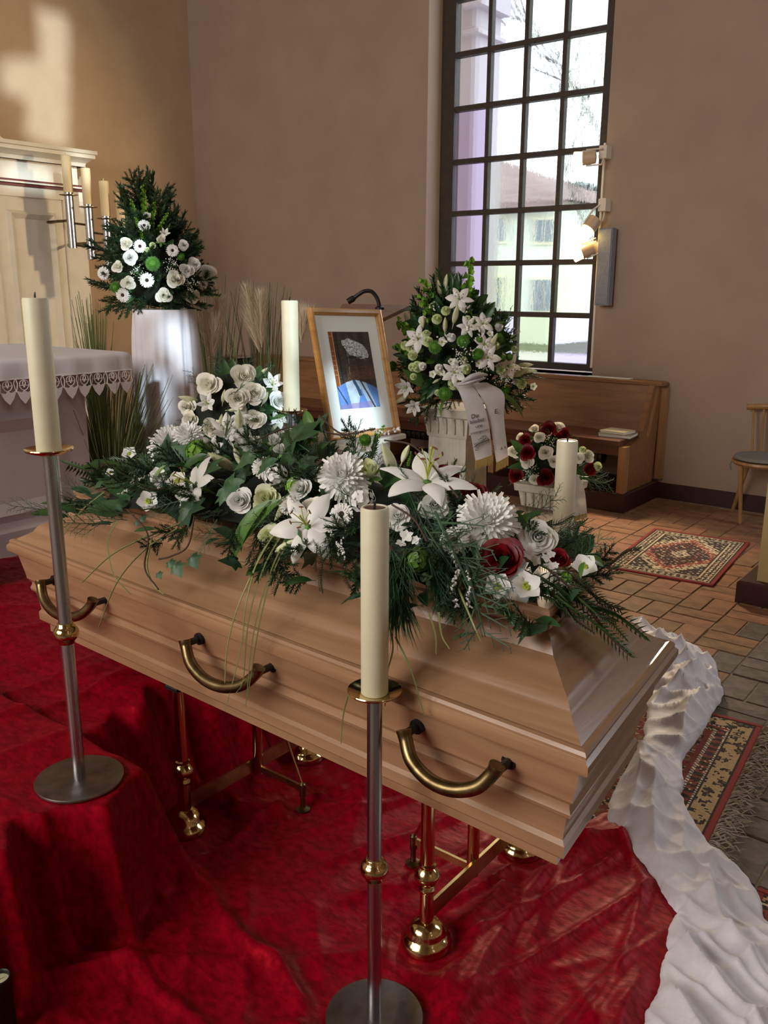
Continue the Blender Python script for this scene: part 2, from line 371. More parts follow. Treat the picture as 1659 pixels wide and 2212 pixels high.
# floor of basket-weave bricks
floor = structure('floor', MB().box((XL, YF, -0.12), (XR, YB, -0.006)), 'mortar', smooth=False)
UX, UY = 0.236, 0.222; X0, Y0 = -1.400, 4.225
cells = []
for i in range(-10, 25):
    for j in range(-30, 11):
        cx_, cy_ = X0 + i * UX, Y0 + j * UY
        if cy_ + UY > YB - .01: continue
        horiz = (i + j) % 2 == 1
        for h in (0, 1):
            c = (cx_ + UX / 2, cy_ + UY * (h + .5) / 2) if horiz else (cx_ + UX * (h + .5) / 2, cy_ + UY / 2)
            x, y = c
            px, py, zc = proj((x, y, 0))
            seen = zc > .3 and -60 < px < 1720 and 1020 < py < 2260
            if y < 1.9 and x < -.55: continue
            if x < -2.04 and y < 4.35: continue
            cells.append((math.hypot(x, y) + (0 if seen else 50), x, y, horiz))
cells.sort()
def brick_mesh(name, sx, sy, m, seed):
    rnd = random.Random(seed); g = .0035
    mb = MB().box((-sx / 2 + g, -sy / 2 + g, -.02), (sx / 2 - g, sy / 2 - g, .0), ch=.003)
    mb.v = [(x + rnd.uniform(-.0015, .0015), y + rnd.uniform(-.0015, .0015), z) for x, y, z in mb.v]
    return mb.mesh(name, m, smooth=False)
BM = {}
for hz in (0, 1):
    for mm in ('brick', 'brick_grey'):
        for s_ in range(3):
            BM[hz, mm, s_] = brick_mesh('brick', UX if hz else UX / 2, UY / 2 if hz else UY, mm, s_ * 7 + hz)
far = MB(); far_grey = MB()
for k, (d, x, y, hz) in enumerate(cells):
    mm = 'brick_grey' if x + .25 * mnoise.noise(Vector((x * 3, y * 3, 0))) > -1.02 + .12 * (y - 3.5) else 'brick'
    dz = random.uniform(-.003, .002)
    if k < 300 or d < 5.0 and k < 300:
        inst(BM[hz, mm, k % 3], 'brick', floor, Matrix.Translation((x, y, dz)) @ Matrix.Rotation(random.uniform(-.008, .008), 4, 'Z'))
    else:
        sx, sy = (UX, UY / 2) if hz else (UX / 2, UY)
        g = .0035; (far if mm == 'brick' else far_grey).box((x - sx / 2 + g, y - sy / 2 + g, dz - .02), (x + sx / 2 - g, y + sy / 2 - g, dz), ch=.003)
for fb_, fm_ in ((far, 'brick'), (far_grey, 'brick_grey')):
    fo = obj('distant_bricks', fb_, fm_, floor, smooth=False); fo['kind'] = 'stuff'

structure('trim_1', MB().box((XL, -1.6, -.05), (-3.0, 4.3, PODZ)).box((-3.0, 1.95, -.05), (-2.07, 4.3, PODZ)).box((-3.0, -1.6, -.05), (-1.79, 1.10, PODZ - .03)), 'podium', smooth=False)   # chancel podium
structure('baseboard_back', MB().box((-6.9, YB - .025, -.006), (XR, YB, .115), ch=.006), 'baseboard', smooth=False)

# window
win = thing('window_1', (-3.8, WY, WZ0), None, None); win['kind'] = 'structure'
cw, rh, wx, wz = .34, .42, -4.491, 3.862
fr = MB()
fr.box((-4.617, WY - .03, .90), (-4.478, WY + .05, 6.2)).box((-3.131, WY - .03, .90), (-2.98, WY + .05, 6.2)).box((-4.478, WY - .028, .90), (-3.131, WY + .05, .955)).box((-4.478, WY - .028, 6.1), (-3.131, WY + .05, 6.2))
obj('window_frame', fr, 'win_frame', win, smooth=False)
for c in range(1, 4):
    obj('muntin', MB().box((wx + c * cw - .018, WY - .022, .955), (wx + c * cw + .018, WY + .03, 6.1), ch=.006), 'win_frame', win, smooth=False)
for k in range(-5, 7):
    z = wz - k * rh
    obj('muntin', MB().box((-4.478, WY - .028, z - .021), (-3.131, WY + .034, z + .021), ch=.007), 'win_frame', win, smooth=False)
def glass(name, tint, wav, dens):
    m = bpy.data.materials.new(name); m.use_nodes = True; t = NT(m); t.n.remove(t.n['Principled BSDF'])
    rf = t.add('ShaderNodeBsdfRefraction'); rf.inputs['Color'].default_value = (*lin(tint), 1); rf.inputs['IOR'].default_value = 1.03; rf.inputs['Roughness'].default_value = .02
    gl = t.add('ShaderNodeBsdfGlossy'); gl.inputs['Roughness'].default_value = .08
    tp = t.add('ShaderNodeBsdfTransparent'); tp.inputs[0].default_value = (*lin(tint), 1)
    tc = t.add('ShaderNodeTexCoord'); mp = t.add('ShaderNodeMapping'); mp.inputs['Scale'].default_value = (26, 26, 26 if wav < 2 else 6)
    nz = t.add('ShaderNodeTexNoise'); nz.inputs['Scale'].default_value = 1; nz.inputs['Detail'].default_value = 3; nz.inputs['Distortion'].default_value = 1.0
    bp = t.add('ShaderNodeBump'); bp.inputs['Strength'].default_value = 1.0; bp.inputs['Distance'].default_value = .004 * wav
    t.link(tc.outputs['Object'], mp.inputs[0]); t.link(mp.outputs[0], nz.inputs['Vector']); t.link(nz.outputs[0], bp.inputs['Height'])
    t.link(bp.outputs[0], rf.inputs['Normal'])
    m1 = t.add('ShaderNodeMixShader'); m1.inputs[0].default_value = .03; t.link(rf.outputs[0], m1.inputs[1]); t.link(gl.outputs[0], m1.inputs[2])
    m2 = t.add('ShaderNodeMixShader'); m2.inputs[0].default_value = dens; t.link(tp.outputs[0], m2.inputs[1]); t.link(m1.outputs[0], m2.inputs[2])
    t.link(m2.outputs[0], t.n['Material Output'].inputs[0]); M[name] = m; return name
G = [glass('pane_clear', (250, 252, 252), .5, .6), glass('pane_wavy', (240, 244, 238), 2.2, .8), glass('pane_lilac', (240, 235, 247), .8, .7), glass('pane_rippled', (236, 240, 226), 3.0, .9)]
pick = {5: [2, 3, 1, 3], 6: [2, 2, 3, 2], 3: [2, 1, 1, 1], 4: [2, 1, 1, 1], 2: [2, 0, 0, 1], 0: [0, 0, 1, 1]}
for k in range(-6, 7):
    for c in range(4):
        z1 = wz - k * rh - .02; z0 = max(z1 - rh + .04, .955); z1 = min(z1, 6.1)
        if z1 - z0 < .05: continue
        g = G[pick.get(k, [0, 0, 0, 1])[c]]
        obj('pane', MB().box((wx + c * cw + .017, WY + .008, z0), (wx + (c + 1) * cw - .017, WY + .011, z1)), g, win, smooth=False)
structure('trim_2', MB().box((WX0, YB - .05, WZ0 - .03), (WX1, WY + .02, WZ0), ch=.006), 'white_paint', smooth=False)      # window sill
structure('trim_3', MB().box((WX0, YB + .001, WZ0 + .001), (WX0 + .005, WY - .031, WZ1 - .001)), 'reveal', smooth=False)                                # facing of the left reveal, paler than the wall

# pillar at the right edge
pl = structure('trim_4', MB().box((-1.185, 4.46, .0), (-.2, 5.2, .115), ch=.01), 'baseboard', smooth=False)
structure('wall_pillar', MB().box((-1.105, 4.52, .115), (-.2, 5.2, 3.4)), 'pillar', pl, smooth=False)

# ------------------------------------------------------------------ outside
lawn = structure('trim_5', MB().box((-30, WY + .5, -1.2), (10, 40, .40)), 'lawn', smooth=False)
structure('trim_6', MB().box((-30, WY + .5, .40), (10, 14.6, .41)), 'garden_path', smooth=False)
hy = 17.0
A_, B_ = atY(1020, 445, hy), atY(1212, 458, hy); zb = -1.0
house = thing('house', (A_.x, hy, zb), 'pale two storey house with tiled hip roof behind the church window', 'house')
hx0, hx1, hz = A_.x - 3.2, B_.x, A_.z
obj('wall', MB().box((hx0, hy, zb), (hx1, hy + 5, hz)), 'house_wall', house, smooth=False)
rp = atY(1085, 345, hy + 2.2); ov = .25
e = [Vector((hx0 - ov, hy - ov, hz)), Vector((hx1 + ov, hy - ov, hz)), Vector((hx1 + ov, hy + 5, hz)), Vector((hx0 - ov, hy + 5, hz))]
r1, r2 = Vector((hx0 + 2, hy + 2.2, rp.z)), Vector((rp.x, hy + 2.2, rp.z))
rb = MB().add(e + [r1, r2, Vector((hx0 - ov, hy - ov, hz - .15)), Vector((hx1 + ov, hy - ov, hz - .15))], [(0, 1, 5, 4), (1, 2, 5), (2, 3, 4, 5), (3, 0, 4), (6, 7, 1, 0)])
obj('roof', rb, 'house_roof', house, smooth=False)
for (x, y, x2, y2) in [(1036, 468, 1094, 526), (1156, 470, 1202, 528), (1030, 594, 1085, 680), (1152, 598, 1198, 678)]:
    a, b = atY(x, y, hy), atY(x2, y2, hy)
    w = obj('window', MB().box((a.x, hy - .04, b.z), (b.x, hy + .02, a.z)), 'white_paint', house, smooth=False)
    obj('pane', MB().box((a.x + .06, hy - .06, b.z + .06), ((a.x + b.x) / 2 - .03, hy - .03, a.z - .06)).box(((a.x + b.x) / 2 + .03, hy - .06, b.z + .06), (b.x - .06, hy - .03, a.z - .06)), 'house_glass', w, smooth=False)
# neighbouring church bay with its cornice
cy_ = 8.6
a = atY(1022, 300, cy_); t0 = atY(1030, 62, cy_); t1 = atY(1040, 14, cy_)
bay = structure('wall_bay', MB().box((a.x - 1.2, cy_, -1), (a.x, cy_ + .6, t1.z + .5)), 'church_out', smooth=False)
obj('cornice', MB().box((a.x - 1.2, cy_ - .06, t0.z - .05), (a.x + .07, cy_ + .6, t0.z), ch=.015).box((a.x - 1.2, cy_ - .1, t1.z), (a.x + .12, cy_ + .6, t1.z + .5), ch=.03), 'church_out', bay, smooth=False)
# bare tree and conifers
def bare_tree(base, top, seed, label):
    rnd = random.Random(seed); t = thing('bare_tree', base, label, 'tree'); mb = MB()
    def branch(p, d, l, r, lev):
        pts = [p]; q = Vector(p)
        for i in range(5):
            d = (d + Vector((rnd.uniform(-.2, .2), rnd.uniform(-.2, .2), rnd.uniform(-.08, .16)))).normalized(); q = q + d * l / 5; pts.append(q.copy())
        mb.tube(pts, [r * (1 - .14 * i) for i in range(6)], 5, cap=False)
        if lev > 0:
            for i in range(4 if lev > 1 else 5):
                k = rnd.randint(2, 5); dd = (d + Vector((rnd.uniform(-1, 1), rnd.uniform(-1, 1), rnd.uniform(-.1, .7)))).normalized()
                branch(pts[k], dd, l * rnd.uniform(.5, .75), r * .5, lev - 1)
    branch(Vector(base), Vector((0, 0, 1)), (top - base[2]) * .55, .11, 4)
    obj('trunk', mb, 'bark', t); return t
p = atY(1330, 420, 13.0); bare_tree((p.x + .3, 13.0, -1.0), 7.6, 3, 'bare winter tree with fine branches beyond the right window panes')
def conifer(x, y, z, seed, label):
    rnd = random.Random(seed); t = thing('conifer', (x, y, -1), label, 'tree', None); mb = MB()
    mb2 = MB().tube([(x, y, -1), (x, y, z * .9)], [.12, .03], 6)
    for i in range(700):
        h = rnd.random() ** .8; r = (1 - h) * 1.7 + .15; w = rnd.uniform(0, 2 * PI); c = Vector((x + r * math.cos(w) * rnd.uniform(.5, 1), y + r * math.sin(w) * rnd.uniform(.5, 1), lerp(.2, z, h)))
        d = Vector((math.cos(w), math.sin(w), -.3)) * .3; s_ = Vector((-math.sin(w), math.cos(w), .2)) * .12
        mb.add([c - s_, c + d * .5 - s_ * .6, c + d, c + d * .5 + s_ * .6, c + s_], [(0, 1, 2, 3, 4)])
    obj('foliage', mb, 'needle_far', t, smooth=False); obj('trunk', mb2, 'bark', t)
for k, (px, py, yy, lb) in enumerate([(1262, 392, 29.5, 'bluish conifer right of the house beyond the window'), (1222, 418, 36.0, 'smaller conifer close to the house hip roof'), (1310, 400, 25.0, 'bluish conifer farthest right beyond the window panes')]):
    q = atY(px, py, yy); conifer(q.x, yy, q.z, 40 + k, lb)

# ------------------------------------------------------------------ retable and altar
RX = -7.35
ret = thing('retable', (RX, 3.6, PODZ), 'cream painted altar retable with red mouldings on the left wall', 'altarpiece')
obj('body', MB().box((XL + .002, 2.2, PODZ), (RX, 4.96, 2.40)), 'white_paint', ret, smooth=False)
obj('frieze', MB().box((XL + .002, 2.2, 2.44), (RX - .02, 4.93, 2.63)), 'white_paint', ret, smooth=False)
cor = [(0, 2.60), (.03, 2.60), (.04, 2.63), (.085, 2.665), (.10, 2.67), (.10, 2.70), (.115, 2.705), (.115, 2.735), (0, 2.735)]
mb = MB()
P = [[Vector((RX - .25, 4.95 + o, z)) for o, z in cor], [Vector((RX + o, 4.95 + o, z)) for o, z in cor], [Vector((RX + o, 2.2, z)) for o, z in cor]]
mb.grid(P); mb.box((XL + .002, 2.2, 2.63), (RX - .01, 4.95, 2.733))
obj('cornice', mb, 'white_paint', ret, sharp=20)
for z0, z1, m_ in ((2.425, 2.44, 'dark_red'), (2.41, 2.425, 'white_paint'), (2.385, 2.405, 'dark_red'), (2.60, 2.612, 'dark_red')):
    obj('moulding', MB().box((XL + .002, 2.2, z0), (RX + .03, 4.99, z1), ch=.003), m_, ret, smooth=False)
obj('capital_band', MB().box((XL + .002, 2.2, 2.30), (RX + .02, 4.975, 2.385), ch=.008), 'white_paint', ret, smooth=False)
obj('pilaster', MB().box((RX, 4.74, PODZ), (RX + .022, 4.95, 2.30), ch=.004), 'white_paint', ret, smooth=False)
obj('pilaster', MB().box((RX, 3.92, PODZ), (RX + .022, 4.08, 2.30), ch=.004), 'white_paint', ret, smooth=False)
def panel(mb, x, y0, y1, z0, z1, w, d):
    # bevelled frame on a plane facing +X
    o = [(x, y0, z0), (x, y1, z0), (x, y1, z1), (x, y0, z1)]; i1 = [(x + d, y0 + w * .4, z0 + w * .4), (x + d, y1 - w * .4, z0 + w * .4), (x + d, y1 - w * .4, z1 - w * .4), (x + d, y0 + w * .4, z1 - w * .4)]
    i2 = [(x + .001, y0 + w, z0 + w), (x + .001, y1 - w, z0 + w), (x + .001, y1 - w, z1 - w), (x + .001, y0 + w, z1 - w)]
    fs = [(l + k, l + (k + 1) % 4, l + 4 + (k + 1) % 4, l + 4 + k) for l in (0, 4) for k in range(4)]
    mb.add(o + i1 + i2, fs); return mb
obj('panel_frame', panel(MB(), RX, 4.20, 4.66, .6, 2.19, .07, .03), 'white_paint', ret, smooth=False)
obj('pediment', MB().prism([(RX - .03, 4.28, 2.735), (RX - .03, 4.20, 2.80), (RX - .03, 3.6, 3.1), (RX - .03, 3.0, 2.80), (RX - .03, 2.9, 2.735)], (-.2, 0, 0)), 'white_paint', ret, smooth=False)

AX = -3.70
alt = thing('altar', (AX - .4, 1.4, PODZ), 'pale lilac panelled altar table on the red cloth', 'altar')
obj('base', MB().box((AX - .8, .3, PODZ), (AX, 2.42, 1.20)), 'altar_paint', alt, smooth=False)
obj('plinth', MB().box((AX - .82, .28, PODZ), (AX + .03, 2.45, PODZ + .13), ch=.01), 'altar_paint', alt, smooth=False)
obj('top_slab', MB().box((AX - .92, .2, 1.19), (AX + .10, 2.60, 1.25), ch=.01), 'altar_paint', alt, smooth=False)
obj('panel_frame', panel(MB(), AX, .9, 2.28, PODZ + .16, 1.02, .09, .02), 'altar_paint', alt, smooth=False)
# cloth with a lace hem
ac = thing('altar_cloth', (AX - .4, 1.4, 1.25), 'white altar cloth with pointed lace hem hanging over the altar edge', 'cloth')
ex, ey, tz = AX + .115, 2.625, 1.255
mb = MB(); N = 80
rim = [Vector((ex, lerp(.2, ey - .03, i / N), 0)) for i in range(N + 1)] + [Vector((ex - .012, ey - .008, 0)), Vector((ex - .03, ey, 0))] + [Vector((lerp(ex - .05, AX - .9, i / 14), ey, 0)) for i in range(15)]
rows = []
for k, (dz, of) in enumerate([(0, -.02), (-.004, -.004), (-.02, .004), (-.05, .006), (-.085, .008)]):
    row = []
    for i, p in enumerate(rim):
        w = .006 * math.sin(i * 1.1) * k / 4 + .004 * math.sin(i * 2.7 + 1) * k / 4
        nrm = Vector((1, 0, 0)) if i <= N else (Vector((.7, .7, 0)) if i <= N + 2 else Vector((0, 1, 0)))
        row.append(p + nrm * (of + w) + Vector((0, 0, tz + dz)))
    rows.append(row)
mb.grid(rows)
mb.add([(ex - .02, .2, tz), (ex - .02, ey - .02, tz), (AX - .9, ey - .02, tz), (AX - .9, .2, tz)], [(0, 1, 2, 3)])
obj('cloth', mb, 'linen', ac, sharp=None)
# one lace motif: pointed scallop with an eye of loops and a leaf
def lace_motif():
    mb = MB(); T_ = .0022
    def strip(pts, r=T_): mb.tube([Vector((0, a, b)) for a, b in pts], r, 5)
    w = .0375
    strip([(-w, 0), (w, 0)], .003)
    for s_ in (-1, 1):
        strip([(0, -.002), (s_ * .018, -.012), (s_ * .022, -.03), (s_ * .012, -.045), (0, -.05)])
        strip([(s_ * w, 0), (s_ * .030, -.02), (s_ * .034, -.045), (s_ * w, -.055)])
        strip([(0, -.004), (s_ * .007, -.018), (0, -.036)], .003)
    strip([(-.022, -.028), (.022, -.028)])
    mb.prism([(0, -w, -.05), (0, -.012, -.058), (0, 0, -.047), (0, .012, -.058), (0, w, -.05), (0, w * .55, -.085), (0, 0, -.108), (0, -w * .55, -.085)], (.002, 0, 0))
    return mb.mesh('lace_motif', 'lace')
lm = lace_motif()
for i in range(28):
    y = ey - .055 - i * .075
    if y < .3: break
    inst(lm, 'lace_motif', ac, Matrix.Translation((ex + .010 + .004 * math.sin(i * 2.1), y, tz - .083)) @ Matrix.Rotation(.05 * math.sin(i * 1.7), 4, 'X'))
for i in range(6):
    inst(lm, 'lace_motif', ac, Matrix.Translation((ex - .06 - i * .075, ey + .010, tz - .083)) @ Matrix.Rotation(PI / 2, 4, 'Z'))

# seven-branch style candelabra, four branches in view
cd = thing('candelabra', atT(150, 1000, 6.5) * Vector((1, 1, 0)) + Vector((0, 0, PODZ)) if False else Vector((-7.3, 4.6, 1.9)), 'steel candelabra with stepped candles fixed to the retable', 'candelabra')
tubes = [((143, 335), (148, 416), (163, 536)), ((184, 363), (190, 442), (205, 560)), ((222, 391), (229, 467), (243, 580)), ((258, 417), (264, 490), (276, 600))]
prev = None
for (a, b, c) in tubes:
    P1 = atT(*b, 7.9); zt = atT(*a, 7.9).z; zl = atT(*c, 7.9).z; x, y = P1.x, P1.y
    obj('candle', MB().lathe([(.040, P1.z), (.040, zt - .004), (.034, zt), (.004, zt - .003), (.003, zt + .02)], 16, (x, y, 0)), 'wax_far', cd)
    obj('drip_dish', MB().lathe([(.034, P1.z - .03), (.078, P1.z - .022), (.078, P1.z - .017), (.034, P1.z - .02)], 20, (x, y, 0)), 'old_brass', cd)
    obj('branch', MB().lathe([(.036, zl), (.036, P1.z)], 16, (x, y, 0)), 'steel', cd)
    if prev is not None:
        for zz in (zl + .30, zl + .12):
            obj('link_bar', MB().tube([(prev[0], prev[1], zz), (x, y, zz - .02)], .009, 8), 'old_brass', cd)
    prev = (x, y)
for b_, c_ in ((tubes[0][1], tubes[0][2]), (tubes[2][1], tubes[2][2])):
    q_ = atT((b_[0] + c_[0]) / 2, (b_[1] + c_[1]) / 2, 7.9); obj('wall_arm', MB().tube([q_, (RX - .05, min(q_.y, 4.9), q_.z)], .012, 8), 'old_brass', cd)

# ------------------------------------------------------------------ pew with heater and books
pw = thing('pew', (-4.4, 6.1, 0), 'long brown wooden pew along the window wall', 'pew')
px0, px1 = -6.7, -2.40
obj('plinth', MB().box((px0, 5.82, 0), (px1 + .03, 6.47, .135), ch=.008), 'baseboard', pw, smooth=False)
bk = [(6.26, .50), (6.30, .50), (6.41, .865), (6.37, .865)]
obj('backrest', MB().prism([(px0, y, z) for y, z in bk], (px1 - px0 - .02, 0, 0)), 'pew', pw, smooth=False)
obj('top_rail', MB().box((px0, 6.35, .862), (px1 + .04, 6.46, .892), ch=.008), 'pew', pw, smooth=False)
obj('seat', MB().box((px0, 5.84, .475), (px1 - .04, 6.30, .515), ch=.006), 'pew_dark', pw, smooth=False)
obj('seat_rail', MB().box((px0, 5.88, .40), (px1 - .04, 5.91, .475)), 'pew_dark', pw, smooth=False)
obj('end_panel', MB().prism([(px1 - .04, 5.93, .135), (px1 - .04, 6.05, .135), (px1 - .04, 6.40, .135), (px1 - .04, 6.45, .865), (px1 - .04, 6.30, .865), (px1 - .04, 6.13, .50), (px1 - .04, 5.85, .46), (px1 - .04, 5.85, .36)], (.04, 0, 0)), 'pew', pw, smooth=False)
obj('end_post', MB().box((px1 - .045, 5.84, .135), (px1 + .005, 5.92, .47)), 'pew_light', pw, smooth=False)
obj('back_post', MB().prism([(px1 - .05, 6.22, .50), (px1 - .05, 6.27, .50), (px1 - .05, 6.41, .862), (px1 - .05, 6.36, .862)], (.055, 0, 0)), 'pew_light', pw, smooth=False)
obj('wall_batten', MB().box((px1 + .0, 6.44, .15), (px1 + .05, 6.498, .84)), 'pew_light', pw, smooth=False)
for x in (-3.55, -4.62, -5.7):
    obj('leg', MB().box((x, 5.9, .135), (x + .05, 6.25, .475)), 'pew_light', pw, smooth=False)
for lb, xa, xb in (('dark slotted bench heater under the right end of the pew', -3.25, -2.62), ('dark slotted bench heater under the pew behind the portrait', -4.45, -3.72)):
    ht = thing('bench_heater', ((xa + xb) / 2, 6.02, .36), lb, 'heater')
    obj('casing', MB().tube([(xa, 6.0, .36), (xb, 6.0, .36)], .055, 12), 'heater', ht)
    for k in range(14):
        xx = lerp(xa + .04, xb - .04, k / 13)
        obj('slot', MB().box((xx, 5.938, .33), (xx + .014, 5.948, .385)), 'black', ht, smooth=False)
    obj('bracket', MB().box((xb - .28, 5.99, .135), (xb - .24, 6.03, .475)), 'cream_metal', ht, smooth=False)
pp_ = obj('paper_sheet', MB().box((-2.98, 6.36, .893), (-2.62, 6.44, .896)), 'paper', None, smooth=False); tag(pp_, 'white paper lying on the top rail of the pew', 'paper')
def book(c, sx, sy, h, rot, cover, lb, cat_='book'):
    t = thing('hymn_book', c, lb, cat_, 'books on the pew seat'); mb = MB()
    rm = Matrix.Rotation(rot, 3, 'Z'); X_, Y_ = rm @ Vector((sx / 2, 0, 0)), rm @ Vector((0, sy / 2, 0)); c = Vector(c)
    cv = MB().obox(c + Vector((0, 0, .0015)), X_, Y_, (0, 0, .0015)).obox(c + Vector((0, 0, h - .0015)), X_, Y_, (0, 0, .0015)).obox(c - X_ + Vector((0, 0, h / 2)), X_ * .01, Y_, (0, 0, h / 2))
    obj('cover', cv, cover, t, smooth=False)
    obj('pages', MB().obox(c + Vector((0, 0, h / 2)), X_ * .96, Y_ * .96, (0, 0, h / 2 - .003)), 'paper', t, smooth=False)
bp_ = atZ(1325, 945, .515)
mat('book_grey', (120, 112, 104), .6); mat('book_cream', (206, 192, 164), .6); M['book_grey'] = MATS['book_grey']; M['book_cream'] = MATS['book_cream']
bp_ = Vector((max(bp_.x, -2.78), 6.03, .5155))
book(bp_, .24, .20, .025, .1, 'book_grey', 'grey book lowest in the stack on the pew seat')
book(bp_ + Vector((-.005, .0, .0255)), .20, .17, .018, -.1, 'book_cream', 'cream book topmost of the stack on the pew seat')

# ------------------------------------------------------------------ chair
ch = thing('stick_back_chair', (-1.62, 6.2, 0), 'light wooden stick back chair with grey cushion by the wall', 'chair')
sx, sy, sz = -1.56, 6.20, .43
obj('seat', MB().lathe([(.19, sz - .03), (.205, sz - .015), (.20, sz)], 24, (sx, sy, 0)), 'chair_wood', ch)
obj('cushion', MB().lathe([(.17, sz), (.195, sz + .012), (.185, sz + .03), (.05, sz + .034)], 24, (sx, sy, 0)).tube([(sx - .2, sy + .05, sz + .005), (sx - .225, sy + .03, sz - .06), (sx - .215, sy + .03, sz - .10)], .006, 5), 'cushion', ch)
for ax, ay, fx, fy in ((-.11, -.12, -.07, -.14), (.11, -.12, .20, -.20), (-.12, .11, -.22, .18), (.11, .11, .2, .2)):
    obj('leg', MB().tube([(sx + ax, sy + ay, sz - .03), (sx + fx, sy + fy, 0.0)], [.017, .012], 10), 'chair_wood', ch)
for k in range(6):
    a = lerp(-.15, .17, k / 5); ox = .03 * (1 - (a / .18) ** 2)
    obj('spindle', MB().tube([(sx + a * .8, sy + .15 + ox, sz - .005), (sx + a * 1.05, sy + .20 + ox, .755)], .0085, 8), 'chair_wood', ch)
obj('top_rail', MB().tube(cr([(sx - .20, sy + .19, .757), (sx - .08, sy + .225, .765), (sx + .08, sy + .225, .765), (sx + .2, sy + .19, .757)], 5), .021, 10), 'chair_wood', ch)

# ------------------------------------------------------------------ speaker and theatre spots by the window
sp_ = thing('column_loudspeaker', (-2.90, 6.46, 1.43), 'narrow grey column loudspeaker on the wall right of the window', 'speaker')
s0, s1 = atY(1302, 492, 6.40), atY(1314, 660, 6.40)
obj('housing', MB().box((-2.955, 6.40, s1.z), (-2.845, 6.47, s0.z), ch=.006), 'speaker', sp_, smooth=False)
obj('grille', MB().box((-2.947, 6.392, s1.z + .01), (-2.853, 6.40, s0.z - .01), ch=.003), 'speaker', sp_, smooth=False)
for zz in (s1.z + .1, s0.z - .16): obj('bracket', MB().box((-2.93, 6.47, zz), (-2.87, 6.50, zz + .06)), 'cream_metal', sp_, smooth=False)
def spotlight(px, py, d, label, watts, target, ang, mount):
    c = atY(px, py, 6.34); d = Vector(d).normalized(); t = thing('spotlight', c, label, 'lamp')
    a = d.cross(Vector((0, 0, 1))).normalized(); b = a.cross(d)
    obj('housing', MB().tube([c - d * .075, c - d * .07, c - d * .02, c + d * .012], [.02, .045, .05, .05], 20, cap=True), 'lamp_housing', t)
    obj('lens_barrel', MB().tube([c + d * .024, c + d * .028, c + d * .085, c + d * .088], [.03, .046, .048, .042], 20), 'lit_lamp', t)
    obj('rim', MB().tube([c + d * .012, c + d * .024], [.052, .052], 20), 'lamp_housing', t)
    m_ = Vector(mount)
    yk = [c + b * .055, c + b * .055 - d * .11, m_ + b * .02, m_ - b * .02, c - b * .055 - d * .11, c - b * .055]
    obj('yoke', MB().tube(yk, .006, 6), 'cream_metal', t)
    obj('clamp', MB().box(m_ - Vector((.03, .03, .045)), m_ + Vector((.03, max(.002, 6.5 - m_.y + .001), .045)), ch=.006), 'cream_metal', t, smooth=False)
    sl = spot('spotlight_beam', c + d * .075, target, watts, (1.0, .76, .48), ang, .7, .09); sl.parent = t; sl.location = d * .11
spotlight(1266, 341, (-.95, -.35, -.05), 'lit cream spotlight highest beside the window, pointing left', 260, (-7.0, 3.9, 2.2), 70, (-2.97, 6.44, 2.53))
spotlight(1274, 489, (-.35, -.55, -.85), 'lit cream spotlight between the other two, pointing down', 260, (-2.05, 4.7, 0), 58, (-2.95, 6.44, 2.16))
spotlight(1262, 543, (-.85, -.55, -.45), 'lit cream spotlight lowest of three, just above the loudspeaker', 130, (-1.15, 1.7, .1), 44, (-2.97, 6.44, 1.86))
obj_c = MB().box((-3.0, 6.485, .95), (-2.985, 6.4995, 2.6)); cc = obj('cable_duct', obj_c, 'cream_metal', None, smooth=False); tag(cc, 'thin cream cable duct running down the wall edge beside the window', 'duct')

# ------------------------------------------------------------------ lectern with microphone
lc = thing('lectern', atT(830, 1000, 4.9) * Vector((1, 1, 0)), 'brown wooden lectern with slanted desk behind the portrait', 'lectern')
L0, L1 = atT(740, 664, 4.95), atT(886, 667, 5.12)
Q0, Q1 = atT(716, 706, 4.60), atT(818, 700, 4.68)
obj('desk', MB().prism([L0, L1, Q1, Q0], (0, 0, .02)), 'pew', lc, smooth=False)
dn_ = (Q0 + Q1 - L0 - L1) / 2
lp = (L0 + L1 + Q0 + Q1) / 4 + Vector((0, 0, .02))
obj('post', MB().box((lp.x - .06, lp.y - .06, .04), (lp.x + .06, lp.y + .06, lp.z - .03)), 'pew', lc, smooth=False)
obj('foot', MB().box((lp.x - .2, lp.y - .2, 0), (lp.x + .2, lp.y + .2, .04)), 'pew', lc, smooth=False)
mp_ = [(820, 664), (815, 645), (803, 630), (788, 629), (775, 636), (763, 645)]
ml = [atT(x, y, 4.85) for x, y in mp_]
mic = thing('gooseneck_microphone', ml[0], 'black gooseneck microphone curving over the lectern desk', 'microphone')
obj('neck', MB().tube(cr(ml, 6), .011, 10), 'black', mic)
obj('head', MB().tube([atT(766, 643, 4.85), atT(762, 645.5, 4.85), atT(751, 652, 4.85)], [.013, .017, .016], 12), 'black', mic)
obj('base', MB().lathe([(.025, 0), (.025, .012), (.012, .02)], 16, ml[0] - Vector((0, 0, .012))), 'black', mic)

# small dark box behind the grasses
q = atT(515, 790, 5.6); bx = thing('dark_box', (q.x, q.y, 0), 'dark brown box standing behind the pampas grasses', 'box')
obj('body', MB().box((q.x - .07, q.y - .07, .0), (q.x + .07, q.y + .07, q.z + .05), ch=.004), 'heater', bx, smooth=False)
obj('lid', MB().box((q.x - .08, q.y - .08, q.z + .05), (q.x + .08, q.y + .08, q.z + .06), ch=.004), 'pew_dark', bx, smooth=False)
